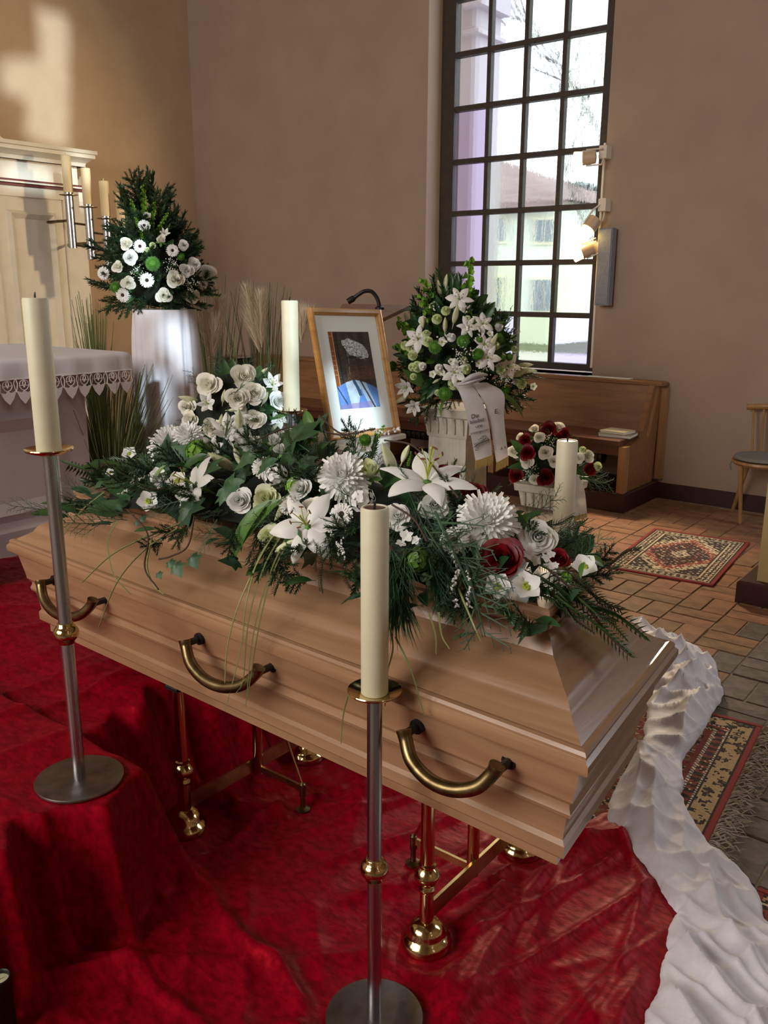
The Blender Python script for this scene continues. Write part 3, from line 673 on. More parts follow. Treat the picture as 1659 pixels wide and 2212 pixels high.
# ------------------------------------------------------------------ coffin
cf = thing('coffin', (-1.58, 1.62, .47), 'light wood coffin with stepped lid and bronze handles on brass trestles', 'coffin')
CB = [(-.632, 1.366, .95, -1.02), (-2.51, 1.43, -.9, -.72), (-2.52, 1.86, -.9, .8), (-.68, 1.815, .8, .75)]   # FR, FL, BL, BR : base corner and outward direction
def ring(off, z):
    return [Vector((x + off * dx, y + off * dy, z)) for x, y, dx, dy in CB]
def loft(prof, top=True, bottom=True):
    mb = MB(); rings = [ring(o, z) for o, z in prof]
    for s_ in range(4):
        mb.grid([[r[s_], r[(s_ + 1) % 4]] for r in rings], mi=0 if s_ in (0, 2) else 1)
    if bottom: mb.add(rings[0], [(0, 1, 2, 3)])
    if top: mb.add(rings[-1], [(3, 2, 1, 0)])
    return mb
body = [(-.012, .47), (-.012, .503), (.010, .506), (.016, .512), (.016, .537), (.008, .545), (.011, .565), (.017, .598), (.022, .606), (.031, .612), (.033, .62), (.027, .632), (.027, .638), (.036, .648), (.040, .652), (.041, .662), (.054, .715), (.060, .740)]
lid = [(.055, .738), (.077, .738), (.085, .743), (.088, .752), (.087, .763), (.080, .768), (.078, .770), (.079, .776), (.074, .782), (.066, .784), (.058, .782), (.054, .785), (.012, .806), (.005, .814), (-.004, .825), (-.014, .831), (-.022, .834),
       (-.083, .868), (-.089, .878), (-.097, .890), (-.105, .895), (-.120, .899), (-.1205, .902), (-.110, .904), (-.106, .910), (-.108, .918), (-.117, .921), (-.117, .924), (-.112, .927), (-.109, .935), (-.111, .942), (-.118, .946)]
obj('body', loft(body), ['wood_x', 'wood_y'], cf, sharp=28)
obj('lid', loft(lid), ['wood_x', 'wood_y'], cf, sharp=28)
def handle(ax, bx, z, yf):
    mb = MB(); ya = yf - .045; L = bx - ax
    pts = [(ax, ya, z + .012), (ax + .008, ya - .004, z - .006), (ax + L * .14, ya - .016, z - .036), (ax + L * .32, ya - .024, z - .055), (ax + L * .5, ya - .027, z - .060), (ax + L * .68, ya - .024, z - .055), (ax + L * .86, ya - .016, z - .036), (bx - .008, ya - .004, z - .006), (bx, ya, z + .012)]
    path = cr(pts, 5); n = len(path)
    rad = [.0135 + .003 * math.exp(-((min(i, n - 1 - i) - 0) / 3.0) ** 2) + .0015 * math.sin(PI * i / (n - 1)) for i in range(n)]
    h = obj('handle', mb.tube(path, rad, 14), 'old_brass', cf)
    for x in (ax, bx):
        obj('mount', MB().tube([(x, ya + .002, z), (x, yf + .012, z)], [.009, .009], 10).tube([(x, yf - .004, z), (x, yf + .012, z)], [.016, .016], 12), 'black', h)
def front_y(x, off):
    t = (x - -.632) / (-2.51 + .632); return lerp(1.366 - 1.02 * off, 1.43 - .72 * off, t)
for a, b in ((-.945, -.728), (-1.652, -1.388), (-2.355, -2.085)):
    handle(a, b, .690, front_y((a + b) / 2, .048))

# ------------------------------------------------------------------ brass trestles
def trestle(x, side, ya, label):
    ym, yb = 1.725, 1.965
    t = thing('coffin_trestle', (x, ym, 0), label, 'trestle', 'brass coffin trestles')
    leg = [(.060, 0), (.062, .010), (.060, .020), (.050, .028), (.0455, .034), (.044, .044), (.036, .058), (.022, .066), (.0175, .068), (.0165, .150), (.0205, .153), (.0215, .160), (.017, .165), (.0165, .172), (.026, .178), (.0315, .190), (.031, .200), (.022, .212), (.018, .216), (.0215, .220), (.0215, .226), (.017, .229), (.0165, .462)]
    for y in (ya, yb):
        l = obj('leg', MB().lathe(leg, 28, (x, y, .004)), 'brass', t, sharp=50)
        obj('support_pad', MB().box((x - .026, y - .026, .459), (x + .026, y + .026, .47), ch=.002), 'black', l, smooth=False)
    obj('cross_bar', MB().box((x - .004, ya + .012, .066), (x + .004, yb - .012, .112)), 'brass_dull', t, smooth=False)
    obj('post', MB().lathe([(.016, .06), (.016, .468)], 20, (x + .012 * side, ym, 0)), 'brass', t)
    fx = x + side * .205
    obj('side_bar', MB().box((min(x, fx), ym - .004, .068), (max(x, fx), ym + .004, .088)), 'brass_dull', t, smooth=False)
    obj('brace', MB().tube([(fx, ym, .088), (x + side * .04, ym, .44)], .004, 8), 'brass', t)
    ff = obj('side_foot', MB().lathe([(.022, .004), (.022, .008), (.008, .014), (.007, .05), (.010, .052), (.010, .092), (.006, .096)], 18, (fx, ym, 0)), 'old_brass', t)
trestle(-1.031, -1, 1.497, 'brass coffin trestle with turned legs nearest the right end')
trestle(-1.860, 1, 1.440, 'brass coffin trestle with turned legs under the left half')

# ------------------------------------------------------------------ candle stands
def candle_stand(x, y, zb, zk, zp, zt, rs, label, cup=True):
    t = thing('candle_stand', (x, y, zb), label, 'candlestick', 'candle stands around the coffin')
    obj('base_disc', MB().lathe([(.1065, zb), (.1075, zb + .002), (.1075, zb + .006), (.1065, zb + .008)], 48, (x, y, 0)), 'steel_base', t, sharp=50)
    obj('pole', MB().lathe([(.0155, zb + .008), (.0155, zp)], 24, (x, y, 0)), 'steel', t)
    k = .030; prof = [(.0165, zk - .027), (.019, zk - .025)] + [(k * math.cos(a), zk + k * .82 * math.sin(a)) for a in [R(d) for d in range(-50, 51, 10)]] + [(.019, zk + .025), (.0165, zk + .027)]
    obj('knob', MB().lathe(prof, 28, (x, y, 0)), 'brass', t, sharp=50)
    obj('drip_plate', MB().lathe([(.017, zp - .004), (.030, zp - .002), (.052, zp + .006), (.0545, zp + .010), (.0535, zp + .012), (.030, zp + .004), (.01, zp + .003)], 40, (x, y, 0)), 'brass', t, sharp=50)
    c = thing('pillar_candle', (x, y, zp + .004), label.replace('steel candle stand', 'cream pillar candle on the steel stand'), 'candle', 'cream pillar candles')
    obj('wax_body', MB().lathe([(rs - .001, zp + .004), (rs, zp + .006), (rs, zt - .004), (rs - .002, zt), (rs - .005, zt), (rs - .006, zt - .004)], 40, (x, y, 0)), 'wax', c, sharp=60)
    obj('oil_cup', MB().lathe([(rs - .006, zt - .002), (rs - .0062, zt - .006), (.006, zt - .010), (.004, zt - .006), (.003, zt - .006)], 32, (x, y, 0)), 'copper_cup', c)
    obj('wick', MB().tube([(x, y, zt - .01), (x, y, zt + .004), (x + .002, y, zt + .012)], [.0025, .0025, .0012], 6), 'black', c)
def stand_at(xy, b, k, p, t, rs, lb):
    x, y = xy; candle_stand(x, y, max(0, axisZ(*b, x, y)) if b else PODZ, axisZ(*k, x, y) if k else None or .4, axisZ(*p, x, y), axisZ(*t, x, y), rs, lb)
xn, yn = -.987, 1.239
candle_stand(xn, yn, .006, axisZ(812, 1876, xn, yn), axisZ(810, 1500, xn, yn), axisZ(801, 1095, xn, yn), .027, 'steel candle stand nearest in front of the coffin')
xl, yl = -1.800, 1.075
candle_stand(xl, yl, PODZ + .004, axisZ(140, 1367, xl, yl), axisZ(107, 979, xl, yl), axisZ(78, 643, xl, yl), .0275, 'steel candle stand at the left edge on the red covered step')
xr_, yr_ = -2.147, 2.226
candle_stand(xr_, yr_, PODZ, PODZ + .4, axisZ(636, 891, xr_, yr_), axisZ(626, 649, xr_, yr_), .0285, 'steel candle stand behind the coffin beside the portrait')
xq, yq = -1.121, 2.303
candle_stand(xq, yq, .006, .40, axisZ(1206, 1225, xq, yq), axisZ(1226, 951, xq, yq), .0305, 'steel candle stand behind the right end of the coffin')

# ------------------------------------------------------------------ portrait on a pedestal
pc = Vector((-2.209, 2.642, 1.235)); pr_ = Vector((.127, .991, -.036)).normalized(); pu = Vector((-.265, .069, .962)); pu = (pu - pr_ * pu.dot(pr_)).normalized(); pn = pr_.cross(pu)
PW, PH = .375, .50
ped = thing('white_pedestal', (-2.25, 2.63, PODZ), 'white square pedestal carrying the framed portrait', 'pedestal')
pz = (pc - pu * PH / 2).z - .006
obj('shaft', MB().box((-2.36, 2.50, PODZ), (-2.12, 2.76, pz - .02)), 'plaster', ped, smooth=False)
obj('top_slab', MB().box((-2.385, 2.46, pz - .02), (-2.085, 2.82, pz), ch=.004), 'plaster', ped, smooth=False)
pf = thing('framed_portrait', pc - pu * PH / 2, 'wood framed portrait photograph with white mount, leaning behind the coffin', 'picture')
def fpt(u, v, d=0): return pc + pr_ * u + pu * v + pn * d
prof = [(0, 0), (0, .018), (.006, .022), (.016, .020), (.020, .014), (.024, .012), (.026, .006)]
crn = [(-1, -1), (1, -1), (1, 1), (-1, 1)]
for s_ in range(4):
    a, b = crn[s_], crn[(s_ + 1) % 4]
    G_ = [[fpt(a[0] * (PW / 2 - o), a[1] * (PH / 2 - o), d) for o, d in prof], [fpt(b[0] * (PW / 2 - o), b[1] * (PH / 2 - o), d) for o, d in prof]]
    obj('frame_rail', MB().grid(G_), 'frame_wood', pf, sharp=30)
def plate(w, h, d, th): return MB().obox(fpt(0, 0, d - th / 2), pr_ * w / 2, pu * h / 2, pn * th / 2)
obj('back_board', plate(PW - .01, PH - .01, .002, .006), 'pew', pf, smooth=False)
obj('mount', plate(PW - .05, PH - .05, .006, .003), 'paper', pf, smooth=False)
def painted(name, nu, nv, pos, paint, matn, parent):
    vs = [pos(i / nu, j / nv) for j in range(nv + 1) for i in range(nu + 1)]
    fs = [(j * (nu + 1) + i, j * (nu + 1) + i + 1, (j + 1) * (nu + 1) + i + 1, (j + 1) * (nu + 1) + i) for j in range(nv) for i in range(nu)]
    o = obj(name, MB().add(vs, fs), matn, parent, smooth=False)
    ca = o.data.color_attributes.new('paint', 'FLOAT_COLOR', 'CORNER')
    cols = np.empty((len(fs), 4, 4), dtype=np.float32)
    k = 0
    for j in range(nv):
        for i in range(nu):
            cols[k, :, :3] = lin(paint((i + .5) / nu, (j + .5) / nv)); cols[k, :, 3] = 1; k += 1
    ca.data.foreach_set('color', cols.ravel()); return o
def nz(x, y, z=0): return mnoise.noise(Vector((x, y, z)))
def portrait(u, v):       # u right, v up
    if v < .37 - .10 * abs(u - .45) ** 1.5 * 3 + .004 * nz(u * 30, 0):
        # blue shirt and pale jacket opening
        c = np.array((104, 146, 214.)) + 20 * nz(u * 6, v * 6)
        if .22 + .2 * (.37 - v) < u < .60 - .5 * (.3 - v): c = np.array((206, 226, 246.)) - 40 * abs(nz(u * 5, v * 8))
        if .48 < u - .22 * nz(v * 4, 3) < .56 and v > .16: c = np.array((64, 92, 122.))
        if .62 < u + .6 * (v - .2) < .80: c = np.array((178, 206, 226.))
        if abs(u + .75 * (v - .2) - .72) < .022: c = np.array((72, 66, 88.))
        if v < .05 + .05 * u and u < .8: c = c * .4 + np.array((150, 130, 180)) * .6
        if u < .2 and abs(v - (.3 - 1.2 * u)) < .02: c = c * .5
        return np.clip(c, 0, 255)
    if u < .095 - .0 * v:
        m_ = (v * 16) % 1; return (196, 150, 104) if m_ < .09 or u > .08 else np.array((146, 82, 42)) + 14 * nz(u * 40, v * 30)
    d = .5 + .5 * nz(u * 7, v * 5, 1); c = np.array((48, 40, 36)) + 34 * d * np.array((1, .8, .6)) + 14 * nz(u * 40, v * 40, 5)
    if .37 < v < .58: c = c + np.array((34, 18, 4)) * (1 - abs(v - .45) / .2) * (u > .3)
    if u > .16 and u < .2: c = c * .7
    # white wild hair, tilted
    a, b = (u - .60), (v - .775); b2 = b + .22 * a
    if (a / .31) ** 2 + (b2 / .115) ** 2 < 1 + .30 * nz(u * 12, v * 12, 2):
        c = np.array((188, 194, 188)) + 34 * nz(u * 30, v * 22, 3)
        if abs(nz(u * 12 + 3 * v, v * 26, 9)) < .05: c = c * .5
    if .42 < v < .74 and abs(u - .40 + .10 * (.74 - v)) < .016 * (v - .40) / .3 and nz(u * 50, v * 9) > -.2: c = np.array((150, 150, 130))
    if abs(v - .665) < .012 and .35 < u < .75: c = c * .5
    if abs(nz(u * 9, v * 30, 12)) < .035: c = c * 1.35
    return np.clip(c, 0, 255)
w_, h_ = .213, .300
painted('photograph', 90, 130, lambda u, v: fpt((u - .5) * w_, (v - .5) * h_ + .012, .0068), portrait, 'picture', pf)
st = obj('easel_strut', MB().obox(pc - pn * .09 - pu * .12, pr_ * .02, (pu * .13), pn * .004), 'pew', pf, smooth=False)

# ------------------------------------------------------------------ fluted columns
def column(x, y, z0, z1, w, label, rot=0.0):
    t = thing('plaster_column', (x, y, z0), label, 'column', 'white plaster flower columns'); H = z1 - z0
    def sq(h0, h1, a, b=None, ch=.004, mb=None):
        mb = mb or MB(); b = a if b is None else b
        p = [Vector((x, y, z0 + h)) + Matrix.Rotation(rot, 3, 'Z') @ Vector((sx * q, sy * q, 0)) for h, q in ((h0, a), (h1, b)) for sx, sy in ((-1, -1), (1, -1), (1, 1), (-1, 1))]
        return mb.add(p, [(0, 3, 2, 1), (4, 5, 6, 7), (0, 1, 5, 4), (1, 2, 6, 5), (2, 3, 7, 6), (3, 0, 4, 7)])
    obj('base', sq(0, .05, w * .66), 'plaster', t, smooth=False)
    obj('base_moulding', sq(.05, .075, w * .58, w * .53), 'plaster', t, smooth=False)
    # shaft with flutes on four faces
    n = 11; pts = []
    for s_ in range(4):
        for i in range(n * 4):
            a = (i / (n * 4)) * 2 - 1; dep = .007 * (1 - abs(((i % 4) / 4) * 2 - 1)) * (1 if 2 < i < n * 4 - 3 else 0)
            pts.append(Matrix.Rotation(rot + s_ * PI / 2, 3, 'Z') @ Vector((a * w * .5, -w * .5 + dep, 0)))
    rows = [[Vector((x, y, z0 + h)) + Vector((p.x * k, p.y * k, 0)) for p in pts] for h, k in ((.075, 1.0), (H - .17, .94))]
    obj('shaft', MB().grid(rows, closed=True), 'plaster', t, sharp=20)
    obj('collar', sq(H - .17, H - .15, w * .49, w * .51), 'plaster', t, smooth=False)
    cap = obj('capital', sq(H - .15, H - .045, w * .50, w * .56), 'plaster', t, smooth=False)
    obj('abacus', sq(H - .045, H, w * .64, w * .66), 'plaster', t, smooth=False)
    rm = Matrix.Rotation(rot, 3, 'Z')
    for s_ in range(4):
        rs = Matrix.Rotation(rot + s_ * PI / 2, 3, 'Z')
        for k in range(5):
            c = Vector((x, y, z0 + H - .095)) + rs @ Vector(((k - 2) * w * .21, -w * .535, 0))
            obj('leaf_ornament', MB().tube([c + Vector((0, 0, -.05)), c + rs @ Vector((0, -.004, 0)), c + Vector((0, 0, .04)) + rs @ Vector((0, -.016, 0))], [.006, .012, .011], 6), 'plaster', cap)
    return t
tB = atT(988, 1000, 5.2); BZ = atT(985, 885, 5.05).z
column(tB.x, tB.y, 0, BZ, .27, 'tall white fluted column with cracks carrying the lily arrangement', R(3))
CXX, CYY = -2.43, 4.80; CZ = axisZ(1185, 1040, CXX, CYY)
column(CXX, CYY, 0, CZ, .26, 'short white fluted column under the red and white roses', R(3))
# cloth-covered column
ta = atT(358, 700, 4.75); AXX, AYY = ta.x, ta.y; AZ = atT(358, 668, 4.75).z
cc_ = thing('draped_column', (AXX, AYY, PODZ), 'round column draped in shiny white cloth beside the altar', 'column')
mb = MB(); rows = []
for k in range(25):
    t = k / 24; z = lerp(AZ, PODZ, t); rows.append([])
    for i in range(120):
        w = 2 * PI * i / 120; fold = (.5 + .5 * t) * (.015 * math.sin(w * 11 + 2 * math.sin(w * 3)) + .007 * math.sin(w * 23 + t * 2)) + .006 * nz(math.cos(w) * 3, math.sin(w) * 3, t * 4)
        r = .165 + .03 * t + .018 * max(0, t - .85) * 5 + fold * min(1, t * 6 + .2); rows[-1].append(Vector((AXX + r * math.cos(w), AYY + r * math.sin(w), z)))
mb.grid(rows, closed=True); mb.add(rows[0], [tuple(range(120))])
obj('drape', mb, 'cloth_white', cc_, sharp=None)
obj('core', MB().lathe([(.14, PODZ), (.14, AZ - .004)], 24, (AXX, AYY, 0)), 'plaster', cc_)

# ------------------------------------------------------------------ red velvet
def sstep(a, b, x):
    t = np.clip((x - a) / (b - a), 0, 1); return t * t * (3 - 2 * t)
def fbm_np(X, Y, f, seed, oct=3):
    out = np.zeros_like(X); amp = 1
    rs = np.random.RandomState(seed)
    for o in range(oct):
        for k in range(4):
            th = rs.uniform(0, 2 * PI); ph = rs.uniform(0, 2 * PI); q = f * 2 ** o * rs.uniform(.7, 1.3)
            out += amp * np.sin(X * q * math.cos(th) + Y * q * math.sin(th) + ph) / 4
        amp *= .55
    return out
def ridge_np(X, Y, ang, f, seed, warp=.8):
    u = X * math.cos(ang) + Y * math.sin(ang)
    w = fbm_np(X, Y, 3.2, seed, 2) * warp
    s_ = np.sin(u * f + w * 6 + 2.2 * fbm_np(X, Y, 2.2, seed + 5, 1)); return (1 - np.abs(s_)) ** 1.7 * sstep(-.7, .35, fbm_np(X, Y, 3.5, seed + 9, 2))
def polydist(X, Y, pts):
    d = np.full(X.shape, 9.0)
    for (x0, y0), (x1, y1) in zip(pts[:-1], pts[1:]):
        vx, vy = x1 - x0, y1 - y0; t = np.clip(((X - x0) * vx + (Y - y0) * vy) / (vx * vx + vy * vy), 0, 1); d = np.minimum(d, np.hypot(X - x0 - t * vx, Y - y0 - t * vy))
    return d
gx = np.arange(-4.3, -.40, .010); gy = np.arange(.30, 2.42, .010); X, Y = np.meshgrid(gx, gy)
edge = .04 * np.sin(Y * 23 + 1 + 2 * np.sin(Y * 5)) + .028 * np.sin(Y * 51 + X * 3)
blk = sstep(-1.63, -1.73, X + edge) * sstep(1.30 + .03 * np.sin(X * 14), 1.20, Y)
pod = sstep(-1.93, -2.07, X + .6 * edge + .03 * np.sin(Y * 9)) * (.93 + .07 * sstep(1.35, 1.5, Y))
Hm = PODZ * np.maximum(blk, pod * .99) + .006
face = np.clip(Hm / PODZ, 0, 1); onfloor = sstep(.5, .05, face); slope = 4 * face * (1 - face)
Hm += 1.35 * (.046 * ridge_np(X, Y, R(-6), 8.5, 3, .5) ** 1.3 + .030 * ridge_np(X, Y, R(-28), 13, 11, .6) ** 1.3 + .013 * ridge_np(X, Y, R(-12), 21, 71, .4) ** 2 + .008 * ridge_np(X, Y, R(35), 16, 17, .5) ** 2) * (.28 + .72 * onfloor)
Hm += .004 * fbm_np(X, Y, 9, 23, 3) * .6 + .012 * slope * np.sin(Y * 60 + 8 * fbm_np(X, Y, 3, 31, 1))
for pix, amp, wd in [([(340, 1835), (405, 1880), (455, 1925), (470, 1970), (520, 2040), (600, 2085), (640, 2150), (690, 2212)], .034, .020), ([(110, 2045), (190, 2075), (300, 2095), (345, 2150), (440, 2215)], .02, .016),
                     ([(200, 1975), (270, 1985), (340, 1965), (430, 1920)], .03, .022), ([(270, 1870), (300, 1930), (360, 1960)], .022, .016), ([(1185, 1880), (1120, 1960), (1060, 2060), (990, 2212)], .018, .018), ([(1330, 1790), (1395, 1900), (1365, 2010), (1330, 2120), (1270, 2212)], .022, .014),
                     ([(1090, 1920), (1010, 2010), (960, 2130)], .014, .016), ([(1290, 1800), (1210, 1900), (1130, 2050)], .012, .014), ([(560, 1770), (480, 1830), (420, 1850)], .016, .014), ([(720, 1700), (600, 1760), (500, 1790)], .014, .014), ([(640, 1650), (760, 1730), (900, 1700)], .012, .02), ([(1400, 2000), (1330, 2060), (1210, 2090)], .010, .012)]:
    pts = [tuple(atZ(x, y, .01)[:2]) for x, y in pix]; d = polydist(X, Y, pts)
    Hm += amp * np.exp(-(d / wd) ** 2) * (.8 + .4 * fbm_np(X, Y, 12, 41, 1)) * (onfloor * .9 + .1)
# nothing pokes through the things standing on the cloth
for (fx, fy, fr_) in [(-1.031, 1.497, .075), (-1.031, 1.965, .075), (-1.860, 1.440, .125), (-1.860, 1.965, .10), (-.987, 1.239, .125), (-1.80, 1.075, .12), (-1.236, 1.725, .03), (-1.655, 1.725, .03), (-1.121, 2.303, .12), (-2.147, 2.226, .12)]:
    k = sstep(fr_ + .05, fr_, np.hypot(X - fx, Y - fy)); base = PODZ if fx < -1.79 and not (-1.9 < fx < -1.85) else 0.0
    Hm = Hm * (1 - k) + k * (base + .002)
Hm = np.where((X < AX + .04) & (Y < 2.5), np.minimum(Hm, PODZ + .012), Hm)
rim_x = np.interp(Y, [.3, .9, 1.3, 1.62, 2.02, 2.32, 2.45], [-.42, -.42, -.46, -.50, -.585, -.89, -1.1]) - .0
keep = (X < rim_x + .05)
Hm = .006 + (Hm - .006) * (.12 + .88 * sstep(0, .10, rim_x + .0 - X))
idx = np.where(keep, np.cumsum(keep).reshape(keep.shape) - 1, -1)
vs = np.stack([X[keep], Y[keep], Hm[keep]], -1).tolist()
q = np.stack([idx[:-1, :-1], idx[:-1, 1:], idx[1:, 1:], idx[1:, :-1]], -1).reshape(-1, 4); fs = q[q.min(1) >= 0].tolist()
rv = obj('red_velvet_cloth', MB().add(vs, fs), 'velvet_red', None, sharp=None); tag(rv, 'crushed red velvet cloth spread over floor and steps under the coffin', 'cloth')

# ------------------------------------------------------------------ white velvet along the right
Lp = [(1352, 1352), (1374, 1400), (1392, 1500), (1385, 1600), (1330, 1700), (1308, 1748), (1345, 1815), (1410, 1890), (1452, 1952), (1430, 2040), (1412, 2130), (1385, 2230), (1370, 2300)]
Rp = [(1372, 1351), (1440, 1372), (1546, 1430), (1556, 1500), (1527, 1562), (1482, 1628), (1472, 1718), (1545, 1828), (1610, 1880), (1668, 1990), (1740, 2080), (1800, 2200), (1830, 2300)]
def dens(pts, n):
    pts = [atZ(x, y, .02) for x, y in pts]; c = cr(pts, 12); L = [0]
    for a, b in zip(c[:-1], c[1:]): L.append(L[-1] + (b - a).length)
    out = []
    for k in range(n):
        s_ = L[-1] * k / (n - 1); i = max(j for j in range(len(L)) if L[j] <= s_ + 1e-9); i = min(i, len(c) - 2); out.append(c[i].lerp(c[i + 1], (s_ - L[i]) / (L[i + 1] - L[i])))
    return out
NS, NT_ = 260, 80
# parametrise both rims by control index so that their bends stay paired
def rimc(pts, n):
    pts = [atZ(x, y, .02) for x, y in pts]; c = cr(pts, 40); return [c[min(int(k / (n - 1) * (len(c) - 1)), len(c) - 1)].lerp(c[min(int(k / (n - 1) * (len(c) - 1)) + 1, len(c) - 1)], (k / (n - 1) * (len(c) - 1)) % 1) for k in range(n)]
La, Ra = rimc(Lp, NS), rimc(Rp, NS)
for L_ in (La, Ra):
    for i_ in range(NS):
        L_[i_] = L_[i_] + Vector((.022 * nz(i_ * .07, 3.3 if L_ is La else 8.1) + .008 * nz(i_ * .3, 5), .022 * nz(i_ * .08, 7.7 if L_ is La else 1.2), 0))
PX = np.array([[La[i].lerp(Ra[i], j / (NT_ - 1))[:2] for j in range(NT_)] for i in range(NS)])
Tt = np.linspace(0, 1, NT_)[None, :] * np.ones((NS, 1)); XX, YY = PX[..., 0], PX[..., 1]
sp_n = np.linspace(0, 1, NS)[:, None]
prof = np.power(np.clip(np.sin(PI * np.clip(Tt, 0, 1)), 0, 1), .4)
hw = .026 * prof + prof * (.045 * ridge_np(XX, YY, R(35), 14, 51, 1.0) + .040 * ridge_np(XX, YY, R(5), 21, 57, 1.0) + .030 * ridge_np(XX, YY, R(100), 22, 61, 1.1) + .014 * ridge_np(XX, YY, R(60), 45, 67, .6) + .008 * fbm_np(XX, YY, 14, 63, 2))
hw += .03 * np.exp(-((Tt - .55) / .22) ** 2) * np.exp(-((sp_n - .16) / .10) ** 2) + .03 * np.exp(-((Tt - .5) / .3) ** 2) * np.exp(-((sp_n - .47) / .08) ** 2)
hw = hw + .008
vs = [(XX[i, j], YY[i, j], hw[i, j]) for i in range(NS) for j in range(NT_)]
fs = [(i * NT_ + j, i * NT_ + j + 1, (i + 1) * NT_ + j + 1, (i + 1) * NT_ + j) for i in range(NS - 1) for j in range(NT_ - 1)]
wv = obj('white_velvet_cloth', MB().add(vs, fs), 'velvet_white', None, sharp=None); tag(wv, 'crumpled white velvet cloth bordering the red velvet at the right', 'cloth')

# ------------------------------------------------------------------ rugs
def rug_base(name, c, sx, sy, rot, paint, label, nu, nv, h=.008, border=.02):
    t = thing(name, (*c, 0), label, 'rug'); rm = Matrix.Rotation(rot, 3, 'Z')
    def pos(u, v): return Vector((*c, h + .0006)) + rm @ Vector(((u - .5) * (sx - 2 * border), (v - .5) * (sy - 2 * border), .0008 * nz(u * 60, v * 60)))
    painted('pile', nu, nv, pos, paint, 'rug', t)
    mb = MB()
    for a, b in (((-sx / 2, -sy / 2), (sx / 2, -sy / 2 + border)), ((-sx / 2, sy / 2 - border), (sx / 2, sy / 2)), ((-sx / 2, -sy / 2 + border), (-sx / 2 + border, sy / 2 - border)), ((sx / 2 - border, -sy / 2 + border), (sx / 2, sy / 2 - border))):
        k = MB().box((*a, .001), (*b, h + .002), ch=.002); mb.add([Vector((*c, 0)) + rm @ Vector(v) for v in k.v], k.f)
    obj('border', mb, 'rug_red', t, smooth=False)
    obj('backing', MB().add([Vector((*c, z)) + rm @ Vector((a * sx / 2, b * sy / 2, 0)) for z in (.0012, h - .001) for a, b in ((-.97, -.97), (.97, -.97), (.97, .97), (-.97, .97))], [(0, 3, 2, 1), (4, 5, 6, 7), (0, 1, 5, 4), (1, 2, 6, 5), (2, 3, 7, 6), (3, 0, 4, 7)]), 'rug_red', t, smooth=False)
    return t, rm
BLK, CRM, RD = np.array((44, 34, 32.)), np.array((206, 192, 164.)), np.array((140, 62, 50.))
def rug1(u, v):
    su, sv = abs(u - .5) * 2, abs(v - .5) * 2; q = max(su * .58, sv * .95) if False else max(su - .0, 0)
    du, dv = (1 - su) * .285, (1 - sv) * .47; e = min(du, dv)
    n1 = nz(u * 38, v * 62, 1)
    if e < .008: c = BLK
    elif e < .016: c = CRM
    elif e < .075:
        s_ = (v if du < dv else u * .61) * 26; w = (math.sin(s_ * 2 * PI) * .5 + math.sin(e * 260) * .6 + n1 * 1.1)
        c = CRM if w > .25 else (RD if w < -1.05 else BLK)
    elif e < .082: c = CRM
    elif e < .092: c = BLK
    else:
        m_ = (abs(u - .5) / .40) + (abs(v - .5) / .37) ** 1.15
        w = nz(u * 26, v * 42, 4) + .5 * math.sin(u * 90) * math.sin(v * 150)
        if m_ > 1.06: c = CRM if w > -.12 and m_ < 1.30 else (BLK if w < .35 else CRM)
        elif m_ > .98: c = CRM if w > .1 else RD
        elif m_ > .80: c = RD if w > -.3 else CRM
        elif m_ > .24: c = BLK if w < .22 else (CRM if w > .48 else RD)
        else: c = CRM if w > -.1 else BLK
    return np.clip(c + 12 * n1, 0, 255)
r1c = ((-1.93 + -1.46 + -1.31 + -2.07) / 4, (4.60 + 5.576 + 5.579 + 4.583) / 4)
rug_base('prayer_rug', r1c, .605, .985, R(5), rug1, 'small cream and black rug with red medallion by the pillar', 110, 180)
def rug2(u, v):
    n1, n2 = nz(u * 95, v * 88, 3), nz(u * 34, v * 30, 7)
    e = min((1 - u), (1 - v), v) * 1.9
    TAN = np.array((176, 148, 108.)); BR = np.array((126, 58, 44.))
    if e < .012: c = BLK
    elif e < .125: c = TAN if n2 + .5 * n1 > -.12 else (BLK if n1 < .12 else np.array((98, 84, 58.)))
    elif e < .135: c = BLK
    elif e < .150: c = CRM if math.sin((u + v) * 420) > -.3 else BLK
    elif e < .205: c = BLK if n1 + .6 * math.sin((u if e > 1 else v) * 160) < .1 else (BR if n1 < .5 else CRM)
    elif e < .222: c = CRM if math.sin((u + v) * 380) > -.3 else BLK
    elif e < .26: c = BR
    else: c = (np.array((120, 100, 66.)) if n2 > .25 else (BR if n2 > -.12 else (TAN if n1 > 0 else BLK)))
    return np.clip(c + 14 * n1, 0, 255)
rc2 = (-1.195, 2.60); t2, rm2 = rug_base('fringed_rug', rc2, 1.10, 1.02, R(5), rug2, 'fringed oriental rug half hidden under the white velvet', 170, 150)
fr_ = MB(); rnd = random.Random(5)
for i in range(150):
    y = lerp(-.5, .5, i / 149); l = rnd.uniform(.06, .10); a = rnd.uniform(-.5, .3); p0 = Vector((.55, y, .006)); pts = [p0]
    for k in range(1, 6): pts.append(p0 + Vector((l * k / 5, l * .35 * a * k / 5 + .012 * math.sin(k * 1.8 + i), .004 + .012 * abs(math.sin(k * 1.3 + i * .7)))))
    fr_.tube([Vector((*rc2, 0)) + rm2 @ p for p in pts], [.0022, .0022, .0020, .002, .0018, .001], 4)
fo_ = obj('fringe', fr_, 'fringe', t2); fo_['kind'] = 'stuff'
r3 = atZ(1646, 1912, .008); rug_base('runner_rug', (r3.x + .26, r3.y - .30), .50, .60, R(3), rug2, 'corner of another red bordered rug at the far right edge', 60, 70)

